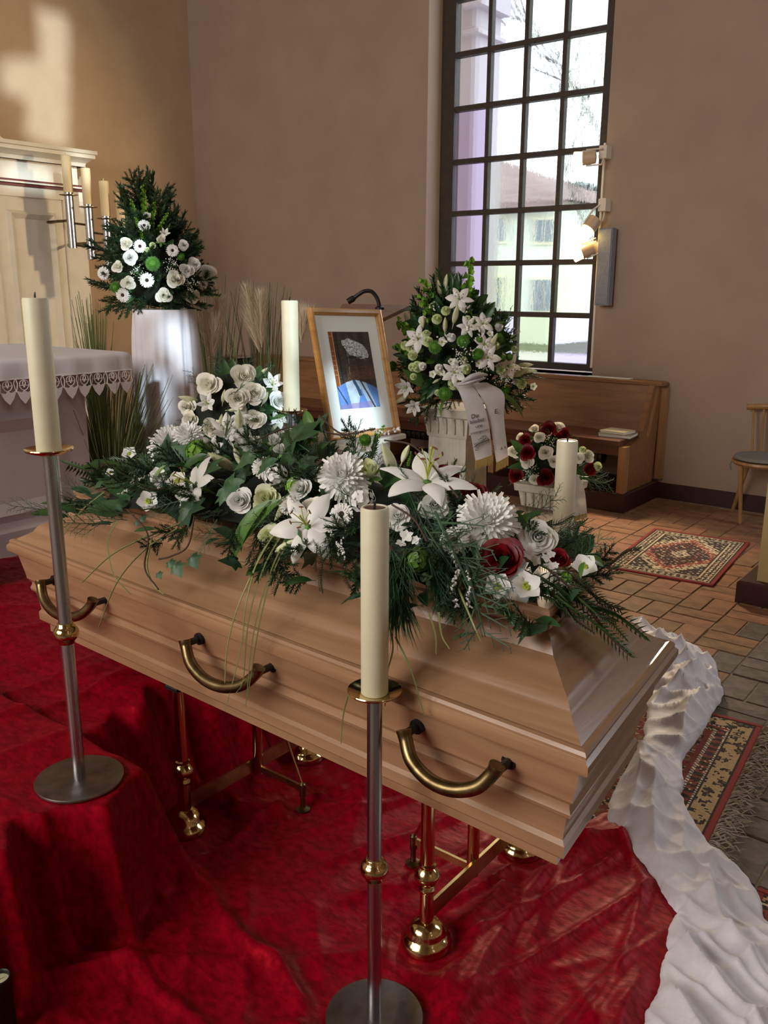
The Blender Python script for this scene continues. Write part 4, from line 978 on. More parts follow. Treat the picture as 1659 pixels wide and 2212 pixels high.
# lantern candles at the lower left
for k, (px, py, pyb, rr, lb) in enumerate([(13, 2122, 2212, .021, 'dark glass grave light with white candle at the lower left'), (-6, 2150, 2225, .021, 'dark grave light nearest the lower left corner of the photo')]):
    b = atZ(px, pyb + 14, .02); zt = axisZ(px, py - 18, b.x, b.y); l = thing('grave_light', (b.x, b.y, .008), lb, 'candle', 'grave lights')
    obj('holder', MB().lathe([(rr, .008), (rr + .002, .012), (rr + .002, zt - .002), (rr + .0005, zt), (rr - .002, zt - .002), (rr - .002, zt - .012)], 28, (b.x, b.y, 0)), 'black', l)
    obj('candle', MB().lathe([(rr - .002, zt - .03), (rr - .002, zt - .010), (.002, zt - .008)], 24, (b.x, b.y, 0)), 'wax', l)
    obj('wick', MB().tube([(b.x, b.y, zt - .01), (b.x, b.y, zt)], .0012, 5), 'black', l)
# dark planter left of the altar
q = atX(0, 1140, AX + .30)
pt = thing('dark_planter', (AX + .28, 1.60, PODZ), 'dark mottled planter at the far left edge beside the altar', 'planter')
mat('planter', (52, 56, 42), .9, col2=(34, 36, 30), scale=(14, 14, 14), bump=.6); M['planter'] = MATS['planter']
obj('pot', MB().lathe([(.10, PODZ + .012), (.13, PODZ + .03), (.155, PODZ + .26), (.165, PODZ + .27), (.165, PODZ + .30), (.14, PODZ + .30), (.13, PODZ + .28)], 28, (AX + .26, 1.615, 0)), 'planter', pt)
# ------------------------------------------------------------------ flower and leaf meshes (unit size: 1 = overall width or length, +Z = facing or growing direction)
def petal(mb, L, W, tilt, curl, cup, base=0.0, az=0.0, z0=0.0, n=6, m=2, shape=.75, wave=0.0, tip=1.0, seed=0, mi=0):
    """one petal: tilt = angle above the horizontal at the base, curl = change of that angle along it"""
    ca, sa = math.cos(az), math.sin(az); P = []; x, z, a = base, z0, R(tilt)
    for i in range(n + 1):
        u = i / n; w = W * (math.sin(PI * min(1, u ** shape * .5 + u * .5 * (tip)) * .98 + .03) ** .8 if u < 1 else (.04 if tip > .9 else .5)); row = []
        for j in range(-m, m + 1):
            v = j / m; y = v * w; zz = z + cup * v * v * w * math.cos(a) + wave * math.sin(u * 9 + j * 2.1 + seed) * abs(v); xx = x - cup * v * v * w * math.sin(a)
            row.append(Vector((xx * ca - y * sa, xx * sa + y * ca, zz)))
        P.append(row); x += L / n * math.cos(a); z += L / n * math.sin(a); a += R(curl) / n
    mb.grid(P, mi)
def rose_mesh(name, m, seed, openness=1.0, tall=1.0, n=15):
    rnd = random.Random(seed); mb = MB(); GA = 2.39996; TM = 4.6 * PI; NC = 66; P = []
    for i in range(6):                       # the rolled heart: one spiral sheet
        u = i / 5; row = []
        for k in range(NC):
            th = TM * k / (NC - 1); f = th / TM; r = (.025 + .165 * f ** .85 * openness) * (.62 + .48 * u - .14 * u ** 3); top = (.44 - .05 * f + .025 * math.cos(th * 1.9 + seed)) * tall
            row.append(Vector((r * math.cos(th + seed), r * math.sin(th + seed), top * u - .16)))
        P.append(row)
    mb.grid(P)
    for k in range(n):
        t = k / (n - 1); az = k * GA + rnd.uniform(-.2, .2); r = (.17 + .17 * t) * (.45 + .55 * openness); H = (.42 - .10 * t * openness) * tall * rnd.uniform(.94, 1.06); span = lerp(1.05, .80, t); flare = (.05 + .16 * t) * openness * rnd.uniform(.7, 1.3); P = []
        for i in range(6):
            row = []
            for j in range(7):
                v = j / 3 - 1; u = i / 5 * (1 - .20 * v * v); th = az + v * span * (.45 + .55 * math.sin(min(1, u * 1.3 + .15) * PI / 2))
                rr = r * (.30 + .70 * math.sin(u * PI / 2)) + flare * u ** 2.4 + .012 * math.sin(v * 4 + k); zz = H * u - .50 * flare * u ** 4 + .014 * math.sin(v * 5 + k)
                row.append(Vector((rr * math.cos(th), rr * math.sin(th), zz - .16)))
            P.append(row)
        mb.grid(P)
    for k in range(5): petal(mb, .36, .09, -10, 30, .1, .04, k * 1.2566, -.17, 4, 1, mi=1)
    mb.tube([(0, 0, -.5), (0, 0, -.15)], [.035, .06], 6, mi=1)
    return mb.mesh(name, [m, 'stem'], sharp=None)
def gerbera_mesh(name, seed):
    rnd = random.Random(seed); mb = MB()
    for ring_, (cnt, L, tl, z) in enumerate([(22, .40, 6, 0), (20, .37, 14, .012), (16, .22, 30, .02)]):
        for k in range(cnt): petal(mb, L * rnd.uniform(.93, 1.05), .058 if ring_ < 2 else .035, tl + rnd.uniform(-6, 6), -18, .25, .09, 2 * PI * (k + .5 * ring_) / cnt + rnd.uniform(-.06, .06), z, 4, 1, .5, tip=.86)
    mb.tube([(0, 0, -.5), (0, 0, -.02)], .03, 6, mi=1)
    c = MB().lathe([(.12, .01), (.125, .035), (.10, .05), (.05, .055), (.001, .05)], 18)
    c2 = MB()
    for k in range(26):
        w = k * 2.39996; r = .122 + .02 * (k % 2); c2.tube([(r * math.cos(w), r * math.sin(w), .02), (r * 1.04 * math.cos(w), r * 1.04 * math.sin(w), .07)], [.012, .006], 4)
    c.v += []; c.add(c2.v, c2.f, 1)
    return mb.mesh(name, ['p_white', 'stem'], sharp=None), c.mesh('eye', ['eye_dark', 'eye_cream'])
def mum_mesh(name, m, seed, n=150, flat=.75):
    rnd = random.Random(seed); mb = MB()
    for k in range(n):
        t = (k + .5) / n; el = 90 - 112 * t ** .62; az = k * 2.39996; L = lerp(.16, .34, min(1, t * 1.5)) * rnd.uniform(.85, 1.12)
        e = R(max(el, -12)); base = .10 + .06 * t
        petal(mb, L, .040, max(el, -6) + rnd.uniform(-8, 8), 26 if t < .6 else -26, .5, base * math.cos(e), az, base * math.sin(e) * flat, 4, 1, .5, tip=.9)
    mb.ico((0, 0, 0), .15, n=8, m=5); mb.tube([(0, 0, -.5), (0, 0, -.05)], .035, 6, mi=1)
    return mb.mesh(name, [m, 'stem'], sharp=None)
def button_mesh(name, m, seed):
    mb = MB(); rnd = random.Random(seed)
    for k in range(190):
        t = (k + .5) / 190; el = PI / 2 - 2.0 * t ** .7; az = k * 2.39996; d = Vector((math.cos(el) * math.cos(az), math.cos(el) * math.sin(az), math.sin(el) * .72)); q = d.orthogonal().normalized(); p = q.cross(d.normalized())
        l = .46 * rnd.uniform(.9, 1.06); w = .045
        mb.add([d * .28 + q * w, d * .28 + p * w, d * .28 - q * w, d * .28 - p * w, d * l], [(0, 1, 4), (1, 2, 4), (2, 3, 4), (3, 0, 4)])
    mb.ico((0, 0, 0), .30, n=10, m=6); mb.tube([(0, 0, -.6), (0, 0, -.1)], .04, 6)
    return mb.mesh(name, m, smooth=False)
def lily_mesh(name, seed, openness=1.0):
    rnd = random.Random(seed); mb = MB()
    for k in range(6):
        petal(mb, .62, .125 if k % 2 else .165, 62 - 26 * openness + rnd.uniform(-6, 6), -70 * openness + rnd.uniform(-16, 16), -.35, .03, k * PI / 3 + rnd.uniform(-.1, .1), -.10, 9, 2, .62, wave=.010, seed=k)
    mb.tube([(0, 0, -.5), (0, 0, -.08)], [.025, .05], 6, mi=1)
    s_ = MB()
    for k in range(6):
        w = k * PI / 3 + .4; e = Vector((.16 * math.cos(w), .16 * math.sin(w), .30)); s_.tube(cr([(0, 0, -.05), (.05 * math.cos(w), .05 * math.sin(w), .16), e], 3), .007, 5)
        t_ = Vector((-math.sin(w), math.cos(w), .2)) * .035; s_.tube([e - t_, e, e + t_], [.008, .014, .008], 6, mi=1)
    s_.tube([(0, 0, -.05), (.02, .01, .36)], .011, 6); s_.ico((.02, .01, .37), .022)
    return mb.mesh(name, ['p_white', 'stem'], sharp=None), s_.mesh('stamens', ['eye_lime', 'anther'])
def bud_mesh(name, m):
    mb = MB(); P = []
    for i in range(10):
        u = i / 9; r = .16 * (math.sin(PI * min(1, .06 + u * .93)) ** .75) * (1.08 - .35 * u); P.append([Vector(((r * (1 + .16 * math.cos(3 * w))) * math.cos(w), (r * (1 + .16 * math.cos(3 * w))) * math.sin(w), u - .5)) for w in [2 * PI * k / 15 for k in range(15)]])
    mb.grid(P, closed=True); mb.tube([(0, 0, -.8), (0, 0, -.48)], .03, 6)
    return mb.mesh(name, [m], sharp=None)
def hellebore_mesh(name, seed):
    rnd = random.Random(seed); mb = MB()
    for k in range(5): petal(mb, .50, .25, 22 + rnd.uniform(-6, 8), -10, .22, .02, k * 2 * PI / 5 + rnd.uniform(-.06, .06), .004 * (k % 2), 7, 2, .8, wave=.006, seed=k)
    mb.tube([(0, 0, -.4), (0, 0, 0)], .025, 6, mi=1)
    c = MB()
    for k in range(16):
        w = k * 2.39996; r = .05 + .09 * (k % 4) / 3; c.tube([(r * .4 * math.cos(w), r * .4 * math.sin(w), .02), (r * math.cos(w), r * math.sin(w), .12)], [.008, .016], 5)
    c.lathe([(.13, .03), (.15, .05), (.10, .055), (.01, .05)], 12)
    return mb.mesh(name, ['p_white', 'stem'], sharp=None), c.mesh('eye', ['eye_lime'])
def carnation_mesh(name, m, seed):
    mb = MB(); rnd = random.Random(seed)
    for l in range(6):
        R0 = .46 * (1 - l * .13); P = []
        for i in range(4):
            u = i / 3; row = []
            for k in range(40):
                w = 2 * PI * k / 40; row.append(Vector((R0 * u * math.cos(w), R0 * u * math.sin(w), .05 * l + .22 * u * (l / 5) + u * u * .06 * math.sin(w * (9 + l) + l) + u * .05 * math.sin(w * 17 + l * 2) - .1 * u * u * (1 - l / 5))))
            P.append(row)
        mb.grid(P, closed=True)
    mb.tube([(0, 0, -.4), (0, 0, 0)], [.03, .09], 7)
    return mb.mesh(name, m, sharp=None)
def cluster_mesh(name, m, seed, n=22, cup=False):
    mb = MB(); rnd = random.Random(seed)
    for k in range(n):
        t = (k + .5) / n; el = PI / 2 - 1.9 * t ** .6; az = k * 2.39996; d = Vector((math.cos(el) * math.cos(az), math.cos(el) * math.sin(az), math.sin(el) * .8)); c = d * .38 * rnd.uniform(.88, 1.1); q = d.to_track_quat('Z', 'Y'); s_ = .15 * rnd.uniform(.85, 1.15)
        f = MB()
        for j in range(4): petal(f, s_, s_ * .52, 12, -12, .1, .004, j * PI / 2 + k, 0, 3, 1, .8)
        mb.add([c + q @ Vector(v) for v in f.v], f.f)
    mb.ico((0, 0, 0), .26, n=8, m=5)
    return mb.mesh(name, m, sharp=None)
def orchid_mesh(name, seed):
    mb = MB(); rnd = random.Random(seed)
    for c, s_ in (((0, 0, 0), .42), ((.3, .22, -.05), .34), ((-.26, .26, -.05), .32), ((.1, -.36, -.04), .34)):
        q = Vector((rnd.uniform(-.4, .4), rnd.uniform(-.4, .4), 1)).to_track_quat('Z', 'Y'); f = MB()
        for j in range(5): petal(f, s_ * (.62 if j else .5), s_ * (.30 if j % 2 else .2), 10, -14, .15, .01, j * 1.2566 + seed, 0, 4, 1, .8)
        mb.add([Vector(c) + q @ Vector(v) for v in f.v], f.f)
    return mb.mesh(name, 'p_white', sharp=None)
def needle(mb, p, d, w, side, mi=0):
    s_ = side.normalized() * w; mb.add([p - s_, p + s_, p + d * .6 + s_ * .8, p + d, p + d * .6 - s_ * .8], [(0, 1, 2, 3, 4)], mi)
def fir_mesh(name, m, seed, n=100, ln=.15, w=.012, sides=6, flat=1.0, up_=.35):
    rnd = random.Random(seed); mb = MB(); bend = rnd.uniform(-.12, .12)
    def stem(p0, d, L, nn, lnn):
        q = d.orthogonal().normalized(); b = d.cross(q); pts = []
        for i in range(5): u = i / 4; pts.append(p0 + d * L * u + q * bend * L * u * u)
        mb.tube(pts, [.008, .007, .006, .005, .003], 4, mi=1)
        for k in range(nn):
            u = (k + .5) / nn; p = p0 + d * L * u + q * bend * L * u * u; w_ = k * 2.39996 + rnd.uniform(-.3, .3); o = q * math.cos(w_) * flat + b * math.sin(w_)
            dd = (o.normalized() * .85 + d * (.55 + .5 * u)).normalized() * lnn * rnd.uniform(.75, 1.1) * (1.05 - .4 * u); needle(mb, p, dd, w, dd.cross(o + d * .3))
    Z = Vector((0, 0, 1)); stem(Vector((0, 0, 0)), Z, 1.0, n, ln)
    for k in range(sides):
        u = lerp(.15, .72, k / max(1, sides - 1)); s_ = 1 if k % 2 else -1; d = Vector((s_ * .75, rnd.uniform(-.25, .25), .75)).normalized(); stem(Vector((0, 0, u)), d, .42 * (1.1 - u * .6), n // 3, ln * .9)
    return mb.mesh(name, [m, 'twig'], smooth=False)
def pine_mesh(name, m, seed, n=110):
    rnd = random.Random(seed); mb = MB(); mb.tube([(0, 0, 0), (0, 0, .5)], [.018, .01], 5, mi=1)
    for k in range(n):
        u = rnd.random() * .5; w_ = rnd.uniform(0, 2 * PI); o = Vector((math.cos(w_), math.sin(w_), 0)); d = (Vector((0, 0, 1)) + o * rnd.uniform(.05, .42)).normalized() * rnd.uniform(.45, .7); p = Vector((0, 0, u)); s_ = d.cross(o).normalized() * .0055
        m_ = p + d * .5 + o * .012; e = p + d + Vector((0, 0, -.02)); mb.add([p - s_, p + s_, m_ + s_, e, m_ - s_], [(0, 1, 2, 3, 4)])
    return mb.mesh(name, [m, 'twig'], smooth=False)
def trail_mesh(name, m, seed, n=64):
    rnd = random.Random(seed); mb = MB(); pts = cr([(0, 0, 0), (.05, .02, .35), (-.02, -.02, .7), (.02, .03, 1)], 6); mb.tube(pts, [.010] * (len(pts) - 1) + [.004], 4, mi=1)
    for k in range(n):
        u = (k + .5) / n; i = min(int(u * (len(pts) - 1)), len(pts) - 2); p = pts[i].lerp(pts[i + 1], u * (len(pts) - 1) - i); w_ = k * 2.1; o = Vector((math.cos(w_), math.sin(w_), .55)).normalized(); L = .10 * rnd.uniform(.8, 1.2) * (1.1 - .45 * u); s_ = o.cross(Vector((0, 0, 1))).normalized() * .014
        mb.add([p, p + o * L * .5 + s_, p + o * L + Vector((0, 0, .03)), p + o * L * .5 - s_], [(0, 1, 2, 3)])
    return mb.mesh(name, [m, 'twig'], smooth=False)
def cypress_mesh(name, m, seed):
    rnd = random.Random(seed); mb = MB()
    def br(p, d, L, lev):
        e = p + d * L; q = d.cross(Vector((0, 1, 0)) + d * .1).normalized(); mb.tube([p, p + d * L * .5 + Vector((0, .02 * L, 0)), e], [.010 * (lev + 1) * .45, .008 * (lev + 1) * .4, .004], 4)
        if lev == 0: return
        nn = 9 if lev == 2 else 6
        for k in range(nn):
            u = lerp(.12, .95, k / (nn - 1)); s_ = 1 if k % 2 else -1
            dd = (d * .8 + q * s_ * .62 + Vector((0, rnd.uniform(-.3, .3), 0))).normalized(); br(p + d * L * u, dd, L * (.46 if lev == 2 else .42) * (1.12 - .62 * u), lev - 1)
    br(Vector((0, 0, 0)), Vector((0, 0, 1)), 1.0, 2)
    return mb.mesh(name, m, smooth=False)
def leaf_mesh(name, m, W=.22, tilt=0, curl=-30, stem=True):
    mb = MB(); petal(mb, .9, W, 0, curl, .35, .1, 0, 0, 8, 2, .7)
    rm = Matrix.Rotation(-PI / 2, 3, 'Y') @ Matrix.Rotation(0, 3, 'Z')
    if stem: mb.tube([(0, 0, 0), (.14, 0, .004)], .008, 4)
    mb.v = [tuple(Matrix(((0, 1, 0), (0, 0, 1), (1, 0, 0))) @ Vector(v)) for v in mb.v]      # length along +Z, upper side toward +Y
    return mb.mesh(name, m, sharp=None)
def ivy_mesh(name, m, seed):
    rnd = random.Random(seed); out = [(0, .06), (.12, -.02), (.30, -.06), (.26, .10), (.46, .26), (.26, .36), (.20, .50), (0, .86)]
    ol = [Vector((x, y, 0)) for x, y in out] + [Vector((-x, y, 0)) for x, y in reversed(out[1:-1])]; n = len(ol)
    inn = [p * .5 + Vector((0, .12, 0)) for p in ol]; mb = MB()
    def lift(p): return Vector((p.x, .05 * math.cos(p.y * 4) - .30 * abs(p.x) ** 1.4 + .03 * math.sin(p.x * 9 + p.y * 7 + seed), p.y))
    vs = [lift(p) for p in ol] + [lift(p) + Vector((0, .012, 0)) for p in inn] + [lift(Vector((0, .16, 0)))]
    fs = [(k, (k + 1) % n, n + (k + 1) % n, n + k) for k in range(n)] + [(n + k, n + (k + 1) % n, 2 * n) for k in range(n)]
    mb.add(vs, fs); mb.tube([(0, 0, -.25), (0, .03, .1)], .008, 4)
    return mb.mesh(name, m, sharp=None)
def bells_mesh(name, m, seed, n=22):
    rnd = random.Random(seed); mb = MB(); mb.tube([(0, 0, 0), (.01, 0, .5), (0, .01, 1)], [.014, .012, .006], 5)
    for k in range(n):
        u = lerp(.12, .98, k / (n - 1)); w_ = k * 2.2; o = Vector((math.cos(w_), math.sin(w_), .45)).normalized(); s_ = .085 * (1.15 - .6 * u); p = Vector((0, 0, u)); q = o.to_track_quat('Z', 'Y'); P = []
        for r, h in ((.15, 0), (.55, .5), (1.0, .95)): P.append([p + q @ Vector((r * s_ * .75 * (1 + .12 * math.cos(5 * a)) * math.cos(a), r * s_ * .75 * (1 + .12 * math.cos(5 * a)) * math.sin(a), h * s_)) for a in [2 * PI * i / 10 for i in range(10)]])
        mb.grid(P, closed=True)
    return mb.mesh(name, m, sharp=None)
def gyps_mesh(name, m, seed, n=60, r=.028):
    rnd = random.Random(seed); mb = MB()
    for k in range(n):
        d = Vector((rnd.gauss(0, 1), rnd.gauss(0, 1), abs(rnd.gauss(0, .8)))).normalized() * rnd.uniform(.18, .5); mb.ico(d, r * rnd.uniform(.7, 1.3), n=5, m=3)
        if k % 3 == 0: mb.tube([(0, 0, -.2), d], .004, 3, cap=False, mi=1)
    return mb.mesh(name, [m, 'stem'])
def sprig_mesh(name, seed, n=34):
    rnd = random.Random(seed); mb = MB(); pts = cr([(0, 0, 0), (.04, .03, .4), (-.03, .0, .75), (.02, .02, 1)], 5); mb.tube(pts, .006, 4, mi=1)
    for k in range(n):
        u = rnd.random(); i = min(int(u * (len(pts) - 1)), len(pts) - 2); p = pts[i].lerp(pts[i + 1], u * (len(pts) - 1) - i); d = Vector((rnd.gauss(0, 1), rnd.gauss(0, 1), .6)).normalized() * .05; s_ = d.orthogonal().normalized() * .014
        mb.tube([p, p + d * .5, p + d], [.006, .020, .006], 5)
    return mb.mesh(name, ['p_white', 'twig'])

ROSE = {k: [rose_mesh('rose', m, s_, o, t) for s_, o, t in ((1, 1.0, 1.0), (2, .85, 1.1), (3, 1.1, .9))] for k, m in (('white', 'p_white'), ('cream', 'p_cream'), ('green', 'p_green_white'), ('red', 'p_red'))}
ROSEBUD = {k: [rose_mesh('rose', m, 8, .5, 1.5, 9)] for k, m in (('white', 'p_white'), ('cream', 'p_cream'), ('red', 'p_red'), ('green', 'p_green_white'))}
GERB = [gerbera_mesh('gerbera', s_) for s_ in (1, 2)]
LILY = [lily_mesh('lily', s_, o) for s_, o in ((1, 1.0), (2, .8), (3, 1.15))]
LILYHALF = [lily_mesh('lily', 6, .42)]
HELL = [hellebore_mesh('hellebore', s_) for s_ in (1, 2)]
PROTO = {
    'mum': [mum_mesh('chrysanthemum', 'p_white', s_) for s_ in (1, 2)], 'button': [button_mesh('button_chrysanthemum', 'p_button', s_) for s_ in (1, 2)],
    'carn': [carnation_mesh('carnation', 'p_carn', s_) for s_ in (1, 2)], 'wcarn': [carnation_mesh('carnation', 'p_white', 4)],
    'bud': [bud_mesh('lily_bud', 'bud')], 'hyd': [cluster_mesh('hydrangea', 'p_white', 3)], 'ghyd': [cluster_mesh('green_hydrangea', 'p_lime', 5, 26)], 'dhyd': [cluster_mesh('sedum_head', 'g_leaf_light', 6, 40)],
    'orchid': [orchid_mesh('orchid', s_) for s_ in (1, 2)], 'gyp': [gyps_mesh('gypsophila', 'p_white', 2)], 'minis': [gyps_mesh('white_buttons', 'p_white', 4, 14, .07)],
}
FIR = [fir_mesh('fir_twig', 'g_fir', s_) for s_ in (1, 2, 3)]
CYP = [cypress_mesh('cypress_spray', 'g_cypress', s_) for s_ in (1, 2)]
PINE = [pine_mesh('pine_tuft', 'g_pine', s_) for s_ in (1, 2)]
TRAIL = [trail_mesh('trailing_twig', 'g_trail', s_) for s_ in (1, 2)]
LEAF = [leaf_mesh('leaf', 'g_leaf', .20), leaf_mesh('leaf', 'g_leaf', .14)]
LLEAF = [leaf_mesh('leaf', 'g_leaf_light', .20), leaf_mesh('leaf', 'g_leaf_light', .13, curl=-50)]
IVY = [ivy_mesh('ivy_leaf', 'g_ivy', s_) for s_ in (1, 2)]
BELL = [bells_mesh('bells_of_ireland', 'p_lime', s_) for s_ in (1, 2)]
SPRIG = [sprig_mesh('blossom_sprig', s_) for s_ in (1, 2)]
frnd = random.Random(21)

def orient(pos, zdir, size, roll=0.0, ydir=None):
    z = Vector(zdir).normalized()
    if ydir is not None:
        y = Vector(ydir); y = (y - z * y.dot(z)); y = y.normalized() if y.length > 1e-4 else z.orthogonal().normalized(); x = y.cross(z)
        m = Matrix((x, y, z)).transposed().to_4x4()
    else: m = z.to_track_quat('Z', 'Y').to_matrix().to_4x4()
    return Matrix.Translation(pos) @ m @ Matrix.Rotation(roll, 4, 'Z') @ Matrix.Scale(size, 4)
LBL = {'red': 'red rose', 'cream': 'cream rose', 'green': 'greenish white rose', 'white': None}
def flower(kind, par, pos, nrm, size):
    roll = frnd.uniform(0, 6.28); i = frnd.randrange(6)
    if kind.startswith('rose') or kind.startswith('bud_'):
        pre, c = kind.split('_'); L = (ROSE if pre == 'rose' else ROSEBUD)[c]; o = inst(L[i % len(L)], 'rose', par, orient(pos, nrm, size * (1.12 if pre == 'rose' else 1.25), roll))
        if LBL[c]: o['label'] = LBL[c]
        return o
    for nm, L, k_ in (('gerbera', GERB, 1.0), ('lily', LILY, .95), ('half', LILYHALF, 1.0), ('hell', HELL, 1.0)):
        if kind == nm:
            a, b = L[i % len(L)]; o = inst(a, a.name.split('.')[0], par, orient(pos, nrm, size * k_, roll)); c = bpy.data.objects.new(b.name.split('.')[0], b); COL.objects.link(c); c.parent = o; return o
    L = PROTO[kind]; me = L[i % len(L)]; o = inst(me, me.name.split('.')[0], par, orient(pos, nrm, size * (1.1 if kind == 'mum' else 1.0), roll))
    if kind in ('gyp', 'minis'): o['kind'] = 'stuff'
    return o
def twig(L, par, a, b, ydir=None):
    me = L[frnd.randrange(len(L))]; a, b = Vector(a), Vector(b); return inst(me, me.name.split('.')[0], par, orient(a, b - a, (b - a).length, frnd.uniform(0, 6.28) if ydir is None else 0, ydir))

class Shape:
    """an egg of flowers: centre, radii; pixels are carried onto its surface facing the camera"""
    def __init__(s, c, r): s.c = Vector(c); s.r = Vector(r)
    def hit(s, px, py):
        d = ray(px, py); o = CAM - s.c; q = Vector([o[i] / s.r[i] for i in range(3)]); e = Vector([d[i] / s.r[i] for i in range(3)]); A, B, Cc = e.dot(e), 2 * q.dot(e), q.dot(q) - 1; D = B * B - 4 * A * Cc
        if D < 0:
            t = -B / (2 * A); p = CAM + d * t; return p, (p - s.c).normalized()
        p = CAM + d * ((-B - math.sqrt(D)) / (2 * A)); n = Vector([(p[i] - s.c[i]) / s.r[i] ** 2 for i in range(3)]).normalized(); return p, n
def place_flowers(par, shape, items, lift=.16):
    for it in items:
        k, px, py, s_ = it[:4]; p, n = shape.hit(px, py); v = (CAM - p).normalized(); dist = (p - CAM).dot(fw)
        size = s_ * dist / F_PX; n2 = (n * .45 + v * .75 + Vector((0, 0, .12)) + Vector((frnd.uniform(-.22, .22), frnd.uniform(-.22, .22), frnd.uniform(-.18, .18)))).normalized()
        if len(it) > 4:            # a screen direction for buds and stalks
            dx, dy = it[4]; n2 = (D_AX * dx + Vector((0, 0, 1)) * dy + v * .35).normalized()
        flower(k, par, p + (n * .5 + v * .5) * size * lift, n2, size)
def fill(par, shape, L, n, lo, hi, seed, up=.25, zlo=-1.0, inside=.55):
    rnd = random.Random(seed)
    for k in range(n):
        w_ = rnd.uniform(0, 2 * PI); e = math.asin(rnd.uniform(zlo, 1)); d = Vector((math.cos(e) * math.cos(w_), math.cos(e) * math.sin(w_), math.sin(e)))
        if d.dot((CAM - shape.c).normalized()) < -.35: continue
        p = shape.c + Vector([d[i] * shape.r[i] * inside for i in range(3)]); L_ = rnd.uniform(lo, hi); dd = (d + Vector((rnd.uniform(-.4, .4), rnd.uniform(-.4, .4), up + rnd.uniform(-.3, .3)))).normalized()
        twig(L, par, p, p + dd * L_, ydir=(CAM - p) if L in (LEAF, IVY, LLEAF) else None)
def tips(par, L, root, t, pts):
    for (x, y) in pts:
        b = atT(x, y, t + frnd.uniform(-.06, .06)); a = Vector(root) + (b - Vector(root)) * .25; twig(L, par, a, b)
def foam(par, shape, k=.62):
    mb = MB(); mb.lathe([(math.sin(PI * i / 8) * k + 1e-4, -math.cos(PI * i / 8) * k) for i in range(9)], 16)
    mb.v = [(shape.c.x + x * shape.r.x, shape.c.y + y * shape.r.y, shape.c.z + z * shape.r.z) for x, y, z in mb.v]; obj('foam_block', mb, 'foam', par)

# ---- A: fir arrangement on the draped column
tA = 4.75; cA = atT(338, 580, tA); A_ = thing('fir_flower_arrangement', (AXX, AYY, AZ), 'tall fir and white flower arrangement on the draped column', 'flowers')
sA = Shape(cA, (.26, .26, .27)); sA2 = Shape(atT(325, 500, tA), (.13, .13, .30)); foam(A_, Shape(cA - Vector((0, 0, .03)), (.24, .24, .24)), .7)
rootA = atT(345, 640, tA)
for L, pts in ((FIR, [(318, 378), (266, 396), (376, 446), (357, 412), (290, 432), (192, 515), (192, 612), (212, 662), (474, 628), (432, 520), (245, 676), (455, 664), (225, 550), (405, 500), (388, 455), (335, 420), (300, 405), (208, 580), (436, 560), (465, 600), (280, 470), (350, 470), (250, 500), (430, 675), (385, 672), (285, 678), (330, 670), (228, 640), (380, 520), (410, 545)]),):
    tips(A_, L, rootA, tA, pts)
fill(A_, sA, FIR, 100, .11, .17, 1, .1, -.9); fill(A_, sA, LEAF, 50, .07, .12, 2, .1, -.7); fill(A_, sA2, FIR, 40, .12, .2, 3, .5, -.6)
tips(A_, BELL, atT(320, 540, tA - .1), tA - .12, [(282, 432), (308, 400), (335, 436), (362, 460), (292, 470)])
place_flowers(A_, sA, [('rose_cream', 275, 528, 28), ('rose_white', 282, 557, 28), ('rose_cream', 257, 577, 25), ('rose_cream', 278, 610, 27), ('rose_cream', 375, 603, 38), ('rose_cream', 353, 637, 30), ('rose_cream', 415, 640, 28), ('rose_white', 402, 585, 28), ('rose_white', 418, 571, 26), ('rose_white', 444, 590, 34), ('rose_white', 396, 530, 20), ('bud_cream', 348, 521, 26), ('hell', 455, 610, 24),
    ('gerbera', 303, 533, 29), ('gerbera', 226, 590, 29), ('gerbera', 318, 605, 33), ('gerbera', 267, 636, 32), ('gerbera', 436, 613, 27), ('gerbera', 372, 542, 28), ('gerbera', 312, 489, 28), ('button', 330, 570, 38), ('button', 252, 620, 30), ('button', 390, 555, 20), ('carn', 330, 530, 16), ('carn', 320, 540, 14), ('button', 424, 535, 18), ('gyp', 300, 590, 40), ('gyp', 370, 575, 40), ('gyp', 410, 610, 40), ('hell', 300, 465, 24), ('hell', 318, 470, 22), ('half', 356, 505, 22)])

# ---- B: lily arrangement on the tall fluted column
tB_ = 5.05; cB = atT(985, 760, tB_); B_ = thing('lily_arrangement', (tB.x, tB.y, BZ), 'large white lily and green chrysanthemum arrangement on the tall fluted column', 'flowers')
sB = Shape(cB, (.34, .34, .34)); sBt = Shape(atT(985, 690, tB_), (.18, .18, .26)); foam(B_, Shape(cB - Vector((0, 0, .02)), (.33, .33, .34)), .75)
rootB = atT(1000, 830, tB_)
tips(B_, FIR, rootB, tB_, [(948, 585), (928, 600), (985, 598), (902, 660), (860, 830), (880, 905), (865, 880), (1145, 845), (1120, 880), (1075, 885), (960, 892), (1010, 880), (1150, 815), (885, 650), (905, 620), (1040, 640), (930, 880), (1155, 860)])
tips(B_, BELL, rootB, tB_ - .1, [(1014, 560), (913, 602), (908, 640), (860, 700), (852, 745), (858, 690)])
fill(B_, sB, LEAF, 120, .08, .14, 5, .0, -.9, .68); fill(B_, sB, FIR, 60, .10, .15, 6, .0, -.9, .68); fill(B_, sBt, LEAF, 50, .07, .12, 7, .4, -.5); fill(B_, sB, LLEAF, 30, .07, .11, 8, .0, -.7, .7)
tips(B_, LLEAF, rootB, tB_ - .2, [(1150, 865), (932, 885), (1085, 660), (870, 815)]); tips(B_, CYP, rootB, tB_ - .1, [(1158, 812), (1140, 870), (1100, 690), (1082, 690)])
